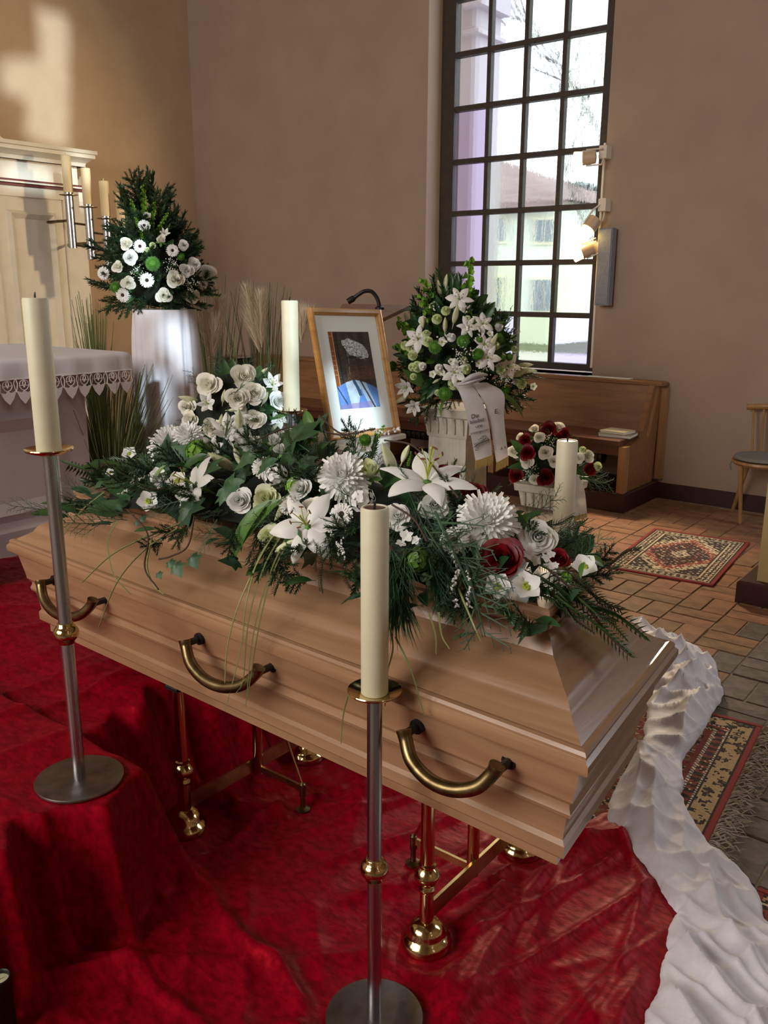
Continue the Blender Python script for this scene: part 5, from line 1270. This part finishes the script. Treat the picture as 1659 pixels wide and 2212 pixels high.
place_flowers(B_, sB, [('lily', 905, 732, 56), ('lily', 982, 803, 54), ('lily', 1052, 772, 54), ('lily', 992, 648, 56), ('lily', 1010, 706, 44), ('lily', 1042, 700, 48), ('half', 880, 835, 44), ('half', 896, 876, 38), ('lily', 1096, 790, 56), ('lily', 1045, 745, 44),
    ('bud', 950, 624, 36, (-.2, 1)), ('bud', 964, 612, 36, (.1, 1)), ('bud', 879, 686, 28, (-.3, 1)), ('bud', 914, 698, 34, (.1, 1)), ('bud', 962, 702, 34, (0, 1)), ('bud', 984, 680, 44, (.2, 1)), ('bud', 867, 862, 34, (-.9, -.5)), ('bud', 1120, 806, 42, (.8, .45)), ('bud', 1140, 800, 36, (1, -.05)), ('bud', 1133, 788, 34, (1, .05)), ('bud', 945, 804, 20, (-.5, .5)), ('bud', 942, 823, 20, (-.5, -.3)), ('bud', 1063, 738, 42, (.5, 1)),
    ('button', 941, 750, 36), ('button', 1000, 738, 34), ('button', 1031, 765, 32), ('button', 962, 848, 38), ('button', 850, 791, 28), ('button', 1076, 731, 26), ('button', 1090, 842, 26), ('button', 1098, 770, 22),
    ('carn', 944, 690, 25), ('carn', 963, 672, 23), ('carn', 925, 738, 25), ('carn', 876, 746, 22), ('carn', 892, 767, 25), ('carn', 902, 792, 27), ('carn', 981, 828, 30), ('carn', 1006, 796, 27), ('carn', 1028, 837, 29), ('carn', 1126, 828, 26), ('carn', 1082, 798, 25), ('carn', 1070, 746, 22), ('carn', 1106, 778, 18), ('carn', 1010, 690, 18),
    ('minis', 960, 725, 36), ('minis', 985, 778, 36), ('minis', 940, 665, 26), ('minis', 1030, 720, 30), ('minis', 1005, 665, 30), ('gyp', 1000, 765, 56), ('gyp', 1085, 815, 44), ('gyp', 1040, 800, 44), ('hell', 1150, 834, 18)] + [(frnd.choice(['minis', 'carn', 'carn', 'hell', 'wcarn', 'button']), frnd.uniform(870, 1120), frnd.uniform(690, 860), frnd.uniform(15, 22)) for _ in range(34)])
# ribbon with its loop and two tails
rb_ = thing('memorial_ribbon', atT(1035, 850, 4.72), 'white satin memorial ribbon with gold fringe hanging from the lily arrangement', 'ribbon')
def quad_strip(cols, n=10, bulge=.012):
    P = []
    c1, c2 = cr([p for p, _ in cols], n), cr([q for _, q in cols], n)
    for k, (a, b) in enumerate(zip(c1, c2)):
        nn = (CAM - a).normalized(); P.append([a.lerp(b, j / 6) + nn * bulge * math.sin(j / 6 * PI) * .5 for j in range(7)])
    return MB().grid(P)
tr_ = 4.62
tail1 = [(atT(978, 828, tr_ + .05), atT(1012, 822, tr_ + .05)), (atT(993, 850, tr_ - .01), atT(1037, 858, tr_ - .01)), (atT(1010, 905, tr_), atT(1054, 905, tr_)), (atT(1027, 996, tr_ + .02), atT(1064, 983, tr_ + .02))]
tail2 = [(atT(1012, 828, tr_ + .06), atT(1052, 826, tr_ + .06)), (atT(1038, 856, tr_), atT(1088, 850, tr_ + .02)), (atT(1056, 905, tr_ + .02), atT(1089, 905, tr_ + .03)), (atT(1072, 1000, tr_ + .04), atT(1098, 986, tr_ + .04))]
obj('tail', quad_strip(tail1), 'ribbon', rb_, sharp=None); obj('tail', quad_strip(tail2), 'ribbon', rb_, sharp=None)
lo = MB()
for (x0, y0, x1, y1, x2, y2, w_) in [(992, 832, 1020, 806, 1054, 810, 14), (990, 832, 1020, 826, 1050, 816, 10)]:
    P = []
    for k in range(13):
        t = k / 12; x = (1 - t) ** 2 * x0 + 2 * t * (1 - t) * x1 + t * t * x2; y = (1 - t) ** 2 * y0 + 2 * t * (1 - t) * y1 + t * t * y2; ww = w_ * math.sin(PI * (.12 + .8 * t)); P.append([atT(x, y - ww * .5, tr_ - .03), atT(x, y, tr_ - .03 - .05 * math.sin(PI * t)), atT(x, y + ww * .5, tr_ - .02)])
    lo.grid(P)
obj('bow_loop', lo, 'ribbon', rb_, sharp=None)
for (a, b) in (tail1[-1], tail2[-1]):
    fm = MB(); nn = 34
    for k in range(nn):
        p = a.lerp(b, (k + .5) / nn); fm.tube([p, p + Vector((frnd.uniform(-.003, .003), 0, -.028)) , p + Vector((frnd.uniform(-.004, .004), 0, -.046 + frnd.uniform(-.006, .004)))], [.0026, .0024, .0014], 4)
    fm.tube([a, b], .004, 6); o = obj('gold_fringe', fm, 'gold', rb_); o['kind'] = 'stuff'
# lettering on the tails
Tn = (CAM - tail1[2][0]).normalized()
def ribbon_axes(t):
    a, b = t[1], t[3]; dn = ((b[0] + b[1]) / 2 - (a[0] + a[1]) / 2).normalized(); rt_ = (t[2][1] - t[2][0]); rt_ = (rt_ - dn * rt_.dot(dn)).normalized(); return rt_, -dn, rt_.cross(-dn)
def lettering(txt, px, py, h, axes, t, name='lettering', shear=0.0):
    cu = bpy.data.curves.new('lettering', 'FONT'); cu.body = txt; cu.size = h; cu.align_x = 'CENTER'; cu.align_y = 'CENTER'; cu.extrude = .0003; cu.shear = shear; cu.resolution_u = 3
    tmp = bpy.data.objects.new('tmp', cu); COL.objects.link(tmp); me = bpy.data.meshes.new_from_object(tmp.evaluated_get(bpy.context.evaluated_depsgraph_get())); bpy.data.objects.remove(tmp)
    me.name = name; me.materials.clear(); me.materials.append(M['ink']); rx, ry, rz = axes; m = Matrix((rx, ry, rz)).transposed().to_4x4()
    return inst(me, name, rb_, Matrix.Translation(atT(px, py, t)) @ m)
ax1, ax2 = ribbon_axes(tail1), ribbon_axes(tail2)
for txt, px, py, h in (('Du', 1025, 899, .032), ('bleibst', 1030, 909, .030), ('uns', 1034, 920, .028), ('unvergessen', 1036, 932, .0205)):
    lettering(txt, px, py, h, ax1, tr_ - .014, shear=.15)
lettering('E.', 1072, 889, .034, ax2, tr_ + .004, shear=.2); lettering('& R', 1087, 968, .022, ax2, tr_ + .018, shear=.2)
# palm branch and dove, drawn as thin raised ink
ink = MB(); o_ = atT(1040, 957, tr_ - .006); rx, ry, rz = ax1
def ip(x, y): return o_ + rx * x + ry * y + rz * .002
def stroke(pts, r=.0012): ink.tube([ip(*p) for p in pts], r, 4)
stem_ = [(-.042, -.012), (-.015, .000), (.015, .006), (.045, .008)]; stroke(stem_, .0016)
for k in range(11):
    t = k / 10; x = lerp(-.03, .044, t); y = lerp(-.006, .008, t); stroke([(x, y), (x - .010, y + .013)]); stroke([(x, y), (x - .004, y - .013)])
stroke([(-.040, -.030), (-.030, -.016), (-.022, -.020), (-.032, -.034), (-.040, -.030)]); stroke([(-.015, .020), (.0, .026), (.012, .024), (.018, .034), (.028, .036), (.034, .028), (.024, .020), (.010, .014)]); stroke([(.0, .026), (.014, .038), (.018, .030)])
obj('palm_and_dove_print', ink, 'ink', rb_)
sc_ = MB(); rx2, ry2, rz2 = ax2
for px, py in ((1066, 966), (1064, 978)):
    o2 = atT(px, py, tr_ + .016); sc_.tube(cr([o2 + rx2 * -.006 + ry2 * .012, o2 + rx2 * .004 + ry2 * .004, o2 - rx2 * .004 - ry2 * .006, o2 + rx2 * .004 - ry2 * .012], 4), .0009, 4)
obj('flourish_print', sc_, 'ink', rb_)

# ---- C: red and white roses on the short column
tC = 5.35; cC = atT(1190, 990, tC - .05); C_ = thing('rose_arrangement', (CXX, CYY, CZ), 'rounded red and white rose arrangement on the short column', 'flowers')
sC = Shape(cC, (.22, .22, .19)); foam(C_, sC, .8); rootC = atT(1195, 1010, tC)
fill(C_, sC, LEAF, 100, .06, .12, 11, .0, -.7); fill(C_, sC, CYP, 24, .08, .14, 12, .0, -.7); tips(C_, CYP, rootC, tC, [(1318, 1048), (1300, 1030), (1285, 1000), (1108, 1040), (1295, 1045)]); tips(C_, LEAF, rootC, tC - .1, [(1100, 1005), (1130, 1045), (1270, 1040), (1105, 960)])
place_flowers(C_, sC, [('rose_red', 1185, 930, 34), ('rose_red', 1136, 952, 26), ('rose_red', 1142, 979, 32), ('rose_red', 1219, 941, 26), ('rose_red', 1117, 1026, 34), ('rose_red', 1180, 1030, 37), ('rose_red', 1271, 1013, 30), ('rose_cream', 1156, 929, 22), ('rose_cream', 1206, 926, 28), ('rose_cream', 1165, 946, 22), ('rose_cream', 1112, 976, 27), ('rose_cream', 1178, 978, 28), ('rose_cream', 1140, 998, 27), ('rose_cream', 1196, 996, 24), ('rose_cream', 1157, 1035, 22), ('rose_cream', 1268, 987, 24), ('rose_cream', 1126, 945, 20), ('rose_cream', 1174, 930, 20), ('rose_cream', 1248, 990, 24), ('carn', 1258, 972, 18), ('carn', 1290, 1007, 22), ('gyp', 1188, 955, 40), ('gyp', 1150, 1015, 40), ('gyp', 1140, 1045, 34), ('bud_red', 1205, 945, 20)])
rc_ = thing('small_memorial_ribbon', atT(1250, 1040, 5.15), 'small white ribbon hanging from the red and white roses', 'ribbon')
tl3 = [(atT(1232, 1030, 5.12), atT(1250, 1028, 5.14)), (atT(1236, 1060, 5.1), atT(1262, 1056, 5.12)), (atT(1240, 1090, 5.1), atT(1266, 1086, 5.12)), (atT(1238, 1116, 5.1), atT(1268, 1108, 5.12))]
obj('tail', quad_strip(tl3), 'ribbon', rc_, sharp=None)
fm = MB(); a, b = tl3[-1]
for k in range(24): p = a.lerp(b, k / 23); fm.tube([p, p + Vector((0, 0, -.03))], [.0024, .0012], 4)
o = obj('gold_fringe', fm, 'gold', rc_); o['kind'] = 'stuff'

# ---- E: white rose bouquet behind the coffin on a low stand
tE = 3.15; cE = atT(510, 880, tE); E_ = thing('white_rose_bouquet', (cE.x, cE.y, PODZ + .40), 'bouquet of white roses and lilies behind the left end of the coffin', 'flowers')
est = thing('low_flower_stand', (cE.x, cE.y, PODZ), 'low white stand under the white rose bouquet, hidden behind the coffin', 'stand')
obj('post', MB().lathe([(.11, PODZ), (.11, PODZ + .02), (.03, PODZ + .04), (.03, PODZ + .36), (.10, PODZ + .38), (.10, PODZ + .40)], 20, (cE.x, cE.y, 0)), 'plaster', est)
sE = Shape(cE, (.17, .17, .15)); foam(E_, Shape(cE - Vector((0, 0, .05)), (.18, .18, .20)), .9); fill(E_, sE, LEAF, 50, .06, .13, 14, .1, -.6); fill(E_, sE, CYP, 30, .08, .15, 15, .1, -.6)
tips(E_, CYP, cE, tE, [(470, 805), (540, 805), (400, 915), (390, 925), (600, 870), (430, 860)]); tips(E_, LEAF, cE, tE - .1, [(382, 917), (600, 905), (480, 850)])
place_flowers(E_, sE, [('rose_cream', 453, 834, 50), ('rose_cream', 524, 817, 52), ('rose_cream', 548, 851, 48), ('rose_cream', 415, 906, 38), ('rose_cream', 552, 906, 42), ('rose_cream', 513, 862, 46), ('rose_cream', 460, 921, 44), ('rose_cream', 428, 940, 44), ('rose_white', 598, 868, 44), ('rose_cream', 408, 880, 34), ('half', 450, 872, 44), ('half', 586, 832, 48), ('lily', 520, 900, 46), ('half', 600, 900, 50),
    ('bud', 410, 862, 44, (-1, .2)), ('bud', 484, 856, 32, (.2, 1)), ('bud', 571, 860, 34, (.4, .8)), ('bud', 568, 804, 28, (.6, .5)), ('bud', 478, 908, 34, (.2, 1)), ('bud', 590, 922, 34, (.5, .4)), ('bud', 505, 885, 26, (1, .1)), ('rose_white', 600, 935, 34), ('half', 640, 930, 36)])

# ---- D: spray lying on the coffin
DX = [-2.55, -2.40, -2.2, -1.9, -1.55, -1.1, -.9, -.72]; DA = [.01, .05, .10, .20, .235, .19, .11, .02]
def ridge_y(x): return 1.63 + .03 * (x + .6) / -1.9
def mound(x, y):
    a = float(np.interp(x, DX, DA)); d = (y - ridge_y(x)) / .29; top = .945
    roof = top - max(0, abs(y - ridge_y(x)) - .13) * .67
    z = .935 + a * (1 - abs(d) ** 1.7) if abs(d) < 1.4 else 0
    return max(z, roof)
class Mound:
    def hit(s, px, py):
        d = ray(px, py); t = 1.15 / d.dot(F_AX) if False else 1.0; best = None
        for k in range(520):
            t = 1.15 + k * .004; p = CAM + d * t
            if -2.75 < p.x < -.55 and p.z < mound(p.x, p.y): best = p; break
        if best is None:
            p = atY(px, py, 1.66); return p, Vector((0, -.4, .9)).normalized()
        e = .02; n = Vector((-(mound(best.x + e, best.y) - mound(best.x - e, best.y)) / (2 * e), -(mound(best.x, best.y + e) - mound(best.x, best.y - e)) / (2 * e), 1)).normalized(); return best, n
sD = Mound(); D_ = thing('coffin_spray', (-1.5, 1.62, .947), 'long coffin spray of white flowers, red roses and evergreens on the lid', 'flowers')
mb = MB(); P = []
for i in range(40):
    x = lerp(-2.33, -.96, i / 39); row = []
    for j in range(13):
        y = ridge_y(x) + lerp(-.20, .20, j / 12); row.append(Vector((x, y, max(.947 - max(0, abs(y - ridge_y(x)) - .10) * .62, mound(x, y) - .055))))
    P.append(row)
mb.grid(P); obj('foam_block', mb, 'foam', D_)
drnd = random.Random(33)
def mfill(L, n, lo, hi, x0=-2.35, x1=-.75, yl=-.27, yh=.24, up=.3, out=1.0, lift=-.03, face=False):
    for k in range(n):
        x = drnd.uniform(x0, x1); v = drnd.uniform(yl, yh); y = ridge_y(x) + v; p = Vector((x, y, mound(x, y) + lift)); e = .02
        nn = Vector((-(mound(x + e, y) - mound(x - e, y)) / (2 * e), -(mound(x, y + e) - mound(x, y - e)) / (2 * e), 1)).normalized()
        d = (Vector(((x + 1.5) * .6 + drnd.uniform(-.6, .6), v * 4 * out + drnd.uniform(-.4, .3), drnd.uniform(-.1, up))) + nn * .45).normalized(); twig(L, D_, p, p + d * drnd.uniform(lo, hi), ydir=(nn + Vector((0, -.6, .3))) if face else None)
mfill(IVY, 90, .06, .10, face=True, lift=-.045); mfill(LEAF, 80, .06, .10, face=True, lift=-.045); mfill(FIR, 80, .09, .14, up=.05, lift=-.05); mfill(CYP, 60, .09, .15, up=.05, lift=-.045); mfill(TRAIL, 20, .10, .15, up=.0, lift=-.04)
def px_twig(L, a, b, ya=1.45, yb=1.40):
    pa, _ = sD.hit(*a); pb = atY(*b, yb) if isinstance(yb, float) else sD.hit(*b)[0] + Vector((0, -.012, .012)); me = L[frnd.randrange(len(L))]; twig(L, D_, pa, pb, ydir=(CAM - pa))
def surf(px, py, lift=.012):           # point on the lid or mound under a pixel, lifted a little
    p, n = sD.hit(px, py); return p + n * lift
for L, a, b in [(FIR, (590, 1170), (625, 1275)), (FIR, (560, 1150), (600, 1265)), (TRAIL, (700, 1190), (703, 1285)), (TRAIL, (735, 1190), (765, 1280)), (TRAIL, (690, 1170), (690, 1240)), (PINE, (850, 1190), (875, 1400)), (PINE, (880, 1200), (870, 1385)), (PINE, (960, 1230), (960, 1345)), (PINE, (930, 1220), (975, 1340)), (PINE, (845, 1200), (890, 1370)), (PINE, (800, 1190), (850, 1330)),
    (CYP, (940, 1120), (1040, 1330)), (CYP, (960, 1180), (1050, 1300)), (CYP, (920, 1150), (1000, 1270)), (CYP, (900, 1080), (960, 1200)), (CYP, (1000, 1200), (1052, 1390)), (CYP, (880, 1060), (930, 1180)), (FIR, (960, 1260), (990, 1350)), (FIR, (520, 1140), (500, 1215)), (FIR, (430, 1120), (380, 1190)), (CYP, (400, 1090), (330, 1110)), (FIR, (400, 1060), (310, 1080)), (PINE, (440, 1080), (370, 1130)),
    (PINE, (650, 1150), (620, 1230)), (FIR, (720, 1150), (725, 1230)), (CYP, (480, 1130), (440, 1200)), (TRAIL, (640, 1180), (600, 1290))]:
    twig(L, D_, surf(*a, .02), surf(*b, .015), ydir=(0, -.7, .7))
for a, b in [((1150, 1250), (1390, 1375)), ((1140, 1260), (1345, 1405)), ((1180, 1240), (1360, 1430)), ((1160, 1270), (1280, 1380)), ((1200, 1250), (1340, 1330)), ((1220, 1280), (1330, 1360)), ((1150, 1290), (1260, 1350)), ((1190, 1270), (1310, 1345)), ((1130, 1240), (1230, 1290)), ((1210, 1230), (1290, 1300)), ((1160, 1230), (1250, 1270)), ((1230, 1290), (1350, 1385)), ((1200, 1290), (1250, 1340)), ((1240, 1260), (1320, 1325)), ((1170, 1300), (1220, 1330))]:
    q = atZ(*b, .90); lx = max(0, q.x + .80); q = atZ(*b, .945 - lx * .45); q = Vector((q.x, q.y, q.z + .012)); twig(TRAIL, D_, surf(*a, .012), q)
for a, b in [((300, 1010), (150, 1010)), ((310, 1030), (185, 1050)), ((330, 1000), (230, 1000)), ((300, 1050), (210, 1045)), ((330, 1040), (250, 1060)), ((280, 1030), (240, 1010)), ((350, 1010), (250, 1030)), ((360, 1030), (300, 1045))]:
    twig(TRAIL if a[1] != 1050 else CYP, D_, atY(*a, 1.62), atY(*b, 1.64))
for a, b in [((380, 985), (300, 990)), ((360, 1000), (290, 1020)), ((400, 1000), (330, 1000)), ((340, 1020), (270, 1040)), ((420, 985), (360, 960)), ((320, 1030), (280, 1000)), ((430, 1010), (370, 1010)), ((330, 1015), (300, 1030)), ((450, 990), (400, 960)), ((410, 1030), (350, 1060)), ((390, 1010), (340, 1045))]:
    twig(LEAF if a[0] % 20 else IVY, D_, atY(*a, 1.60), atY(*b, 1.58), ydir=(CAM - Vector((-2, 1.6, 1))))
# long strap leaf, big ivy leaves and ivy trails
for L, a, b in [(LLEAF, (640, 1085), (455, 1215)), (LLEAF, (600, 1100), (500, 1190)), (IVY, (530, 1050), (470, 1110)), (IVY, (500, 1070), (540, 1100)), (IVY, (600, 1010), (560, 1050)), (IVY, (680, 1010), (640, 1050)), (IVY, (640, 960), (700, 930)), (IVY, (660, 990), (600, 945)), (IVY, (470, 1050), (430, 1010)), (IVY, (560, 1000), (510, 1040)), (IVY, (440, 1130), (400, 1090)), (IVY, (420, 1110), (430, 1160)), (IVY, (690, 950), (720, 905)), (LEAF, (700, 1000), (730, 960)), (LEAF, (620, 1000), (680, 980)), (LLEAF, (690, 960), (660, 905)), (LEAF, (640, 1140), (660, 1215)), (LEAF, (1020, 1190), (1030, 1235)), (LEAF, (1090, 1130), (1130, 1170)), (LLEAF, (1250, 1230), (1300, 1245)), (LLEAF, (1245, 1240), (1235, 1262)), (LEAF, (460, 980), (400, 1000)), (LEAF, (470, 1000), (390, 1030)), (LLEAF, (380, 1020), (330, 1060))]:
    twig(L, D_, surf(*a, .035), surf(*b, .03), ydir=(-.1, -.7, .6))
for (a, b, sz) in [((430, 1195), (385, 1222), 1), ((440, 1165), (420, 1205), 1), ((345, 1250), (348, 1240), .5), ((262, 1105), (300, 1130), .5), ((310, 1100), (312, 1120), .6), ((240, 1030), (215, 1050), .8), ((380, 1190), (372, 1215), .7)]:
    p = surf(*b, .01); twig(IVY, D_, p, p + (surf(b[0] + 10, b[1] + 22, .01) - p).normalized() * .055 * sz, ydir=(0, -.7, .7))
# long grass blades hanging over the front and thin arcs
for pts in [[(660, 1110), (600, 1170), (540, 1290), (510, 1390), (500, 1480)], [(650, 1120), (590, 1220), (555, 1340), (540, 1470), (525, 1500)], [(670, 1120), (610, 1230), (580, 1340), (560, 1450), (548, 1515)], [(640, 1130), (580, 1200), (550, 1300), (538, 1400), (500, 1540)], [(655, 1120), (600, 1240), (565, 1370), (545, 1530)], [(420, 1130), (340, 1160), (260, 1200), (195, 1258)], [(400, 1145), (330, 1190), (270, 1260), (228, 1360)], [(270, 1130), (250, 1170), (262, 1240), (300, 1285)], [(345, 1165), (335, 1225), (350, 1265), (372, 1285)], [(240, 1070), (190, 1110), (150, 1165)],
    [(850, 1330), (865, 1400), (855, 1450), (850, 1520)], [(870, 1380), (905, 1440), (935, 1540)], [(850, 1400), (850, 1470), (845, 1500)], [(1000, 1280), (1030, 1350), (1050, 1395)], [(960, 1330), (968, 1380), (985, 1410)], [(770, 1500), (755, 1550), (750, 1610)], [(940, 1330), (955, 1380), (957, 1420)]]:
    P_ = []
    for x, y in pts:
        q, n = sD.hit(x, y)
        if y > 1290 or q.z < .8: q = atY(x, y, 1.30)
        P_.append(q + n * .015 + Vector((0, -.012, 0)))
    c = cr(P_, 5); obj('grass_blade', MB().tube(c, [.0021 * (1 - .7 * i / len(c)) + .0005 for i in range(len(c))], 4), 'g_blade', D_)
for pts in [[(840, 985), (905, 1000), (960, 1080), (985, 1110)], [(560, 985), (640, 958), (720, 975), (770, 975)], [(700, 930), (750, 970), (820, 960)], [(860, 1120), (900, 1150), (930, 1200)], [(300, 1120), (345, 1170), (340, 1240), (370, 1285)], [(445, 1135), (432, 1195), (396, 1216), (370, 1222)]]:
    c = cr([surf(x, y, .045) for x, y in pts], 6); obj('bare_stem', MB().tube(c, .0022, 6), 'twig', D_)
for a, b in [((760, 1150), (745, 1215)), ((980, 1210), (990, 1330)), ((1010, 1250), (1020, 1340)), ((310, 1030), (290, 1075)), ((340, 1040), (270, 1085)), ((520, 930), (560, 900)), ((740, 960), (790, 930)), ((770, 960), (860, 930)), ((600, 960), (660, 930)), ((720, 1150), (760, 1220)), ((500, 930), (540, 950)), ((700, 960), (690, 930))]:
    twig(SPRIG, D_, surf(*a, .03), surf(*b, .03) if b[1] > 990 else atY(*b, 1.64))
for a, b in [((790, 985), (830, 920)), ((770, 975), (745, 905)), ((800, 990), (815, 930)), ((880, 1010), (888, 975))]:
    twig(BELL if a[0] != 770 else FIR, D_, atY(*a, 1.72), atY(*b, 1.75))
DF = [('lily', 925, 1052, 185, (.05, 1)), ('lily', 672, 1145, 150), ('lily', 425, 1055, 125, (-.6, .3)), ('bud', 842, 1000, 80, (-.4, 1)), ('bud', 878, 985, 46, (.4, 1)), ('bud', 518, 995, 46, (.3, -.8)), ('bud', 485, 1004, 72, (-.8, .5)), ('bud', 520, 918, 62, (0, 1)), ('bud', 627, 1183, 72, (.8, .5)), ('bud', 610, 1108, 50, (-.5, -.8)),
    ('mum', 745, 1040, 108), ('mum', 1048, 1140, 132), ('mum', 375, 972, 95), ('mum', 410, 950, 70), ('gerbera', 629, 1096, 50), ('gerbera', 741, 1116, 54), ('gerbera', 982, 1175, 68), ('gerbera', 571, 1016, 50), ('gerbera', 460, 1000, 40),
    ('rose_white', 652, 1062, 52), ('bud_green', 800, 1030, 56), ('rose_white', 938, 1098, 60), ('rose_green', 585, 1163, 48), ('rose_green', 580, 1083, 58), ('rose_white', 525, 1090, 56), ('rose_cream', 698, 1035, 38), ('rose_cream', 679, 1098, 42), ('rose_white', 860, 1120, 54), ('rose_white', 1155, 1172, 74), ('rose_white', 545, 970, 48), ('bud_white', 628, 950, 40), ('bud_white', 594, 962, 38), ('bud_white', 672, 945, 40), ('rose_white', 350, 1042, 38), ('rose_cream', 720, 1010, 36), ('half', 495, 940, 70), ('half', 460, 975, 52),
    ('rose_red', 1082, 1217, 86), ('rose_red', 1022, 1077, 56), ('rose_red', 966, 1034, 44), ('rose_red', 1205, 1212, 42), ('hyd', 600, 1035, 62), ('hyd', 785, 1085, 66), ('hyd', 520, 950, 60), ('orchid', 880, 1162, 60), ('orchid', 1138, 1205, 56), ('orchid', 1175, 1212, 52), ('orchid', 1190, 1235, 40),
    ('hell', 1075, 1276, 64), ('hell', 1133, 1277, 72), ('hell', 1258, 1232, 60), ('hell', 325, 1088, 50), ('hell', 388, 1045, 48), ('hell', 282, 985, 34), ('hell', 345, 1030, 36), ('hell', 240, 1025, 22), ('ghyd', 435, 985, 66), ('ghyd', 640, 1055, 50), ('dhyd', 905, 1216, 66), ('ghyd', 1122, 1145, 60), ('button', 790, 955, 34), ('hyd', 1150, 1150, 50), ('ghyd', 1220, 1255, 34), ('orchid', 1215, 1262, 30), ('hell', 400, 1075, 36), ('bud', 1075, 1105, 30, (.9, .3)), ('half', 790, 975, 44), ('bud_white', 610, 980, 34)]
place_flowers(D_, sD, DF, lift=.30)

# ------------------------------------------------------------------ reed grasses and pampas
def reeds(name, base, n, h, spread, lean, seed, label, mats=('g_blade', 'g_grass_dark'), pot=None):
    t = thing(name, base, label, 'plant', None); rnd = random.Random(seed)
    for k in range(n):
        w_ = rnd.uniform(0, 2 * PI); r = rnd.uniform(0, spread * .35); H = h * rnd.uniform(.55, 1.05); o = Vector((math.cos(w_), math.sin(w_), 0)); p = Vector(base) + o * r; e = p + Vector((0, 0, H)) + o * rnd.uniform(.02, spread) + Vector(lean) * H
        c = cr([p, p.lerp(e, .5) + Vector((0, 0, H * .08)) - o * .01, e], 4); obj('blade', MB().tube(c, [.0034 * (1 - .8 * i / len(c)) + .0005 for i in range(len(c))], 3, cap=False), mats[k % len(mats)], t)
    if pot: obj('pot', MB().lathe([(.09, base[2]), (.12, base[2] + .02), (.14, base[2] + .16), (.13, base[2] + .17), (.11, base[2] + .14)], 20, (base[0], base[1], 0)), 'planter', t)
    return t
g1 = atT(236, 1000, 4.42); reeds('reed_grass', (g1.x, g1.y, PODZ), 300, .78, .29, (0, 0, 0), 1, 'bushy green reed grass beside the right end of the altar', pot=1)
g2 = atT(222, 1000, 5.3); reeds('reed_grass', (g2.x, g2.y, PODZ), 130, 1.12, .10, (0, 0, 0), 2, 'tall slender reed grass rising behind the altar cloth corner', pot=1)
g3 = atT(470, 1000, 5.25); G3 = reeds('reed_grass', (g3.x, g3.y, 0.0 if g3.y > 4.3 else PODZ), 80, 1.22, .16, (.01, 0, 0), 3, 'reed grass with pale plumes directly right of the draped column', pot=1)
g4 = atT(575, 1000, 5.3); G4 = reeds('reed_grass', (g4.x, g4.y, 0.0 if g4.y > 4.3 else PODZ), 90, 1.18, .20, (0, 0, 0), 4, 'reed grass with pampas plumes left of the portrait', pot=1)
def plume(par, base, tip, seed, w=.04):
    rnd = random.Random(seed); base, tip = Vector(base), Vector(tip); d = tip - base; mb = MB(); mb.tube([base, tip], [.003, .001], 4)
    q = d.orthogonal().normalized(); b = d.normalized().cross(q)
    for k in range(420):
        u = rnd.random(); a = rnd.uniform(0, 2 * PI); o = q * math.cos(a) + b * math.sin(a); p = base + d * u; L = w * (math.sin(PI * (.15 + .8 * u)) ** .8) * rnd.uniform(.6, 1.2); e = p + (o * .6 + d.normalized() * 1.3).normalized() * L * 1.5; s_ = o.cross(d).normalized() * .0022
        mb.add([p - s_, p + s_, e], [(0, 1, 2)])
    o = obj('plume', mb, 'pampas', par, smooth=False); return o
for par, t_, L in ((G3, 4.85, [((462, 800), (440, 660)), ((458, 790), (470, 640)), ((450, 770), (480, 650))]), (G4, 4.85, [((562, 740), (532, 622)), ((565, 750), (562, 636)), ((560, 760), (540, 680)), ((650, 740), (658, 680))])):
    for k, (a, b) in enumerate(L): plume(par, atT(*a, t_), atT(*b, t_), k + 3, .10)
    for k in range(5):
        x = (475 if par is G3 else 590) + frnd.uniform(-50, 40); a = atT(x, 820, t_); b = atT(x + frnd.uniform(-40, 25), frnd.uniform(575, 680), t_); obj('blade', MB().tube(cr([a, a.lerp(b, .5) + D_AX * frnd.uniform(-.02, .02), b], 4), [.003, .0028, .0026, .0024, .002, .0016, .0012, .0008, .0005], 3, cap=False), 'g_blade', par)
# a sprig of green on the altar at the left edge
ag = thing('altar_greenery', (AX - .35, 1.75, 1.257), 'dark green sprig of leaves on the altar at the left edge', 'flowers')
for k in range(14): p = Vector((AX - .35, 1.75, 1.262)); twig(LEAF, ag, p, p + Vector((frnd.uniform(-.1, .1), frnd.uniform(-.12, .16), frnd.uniform(.05, .16))))
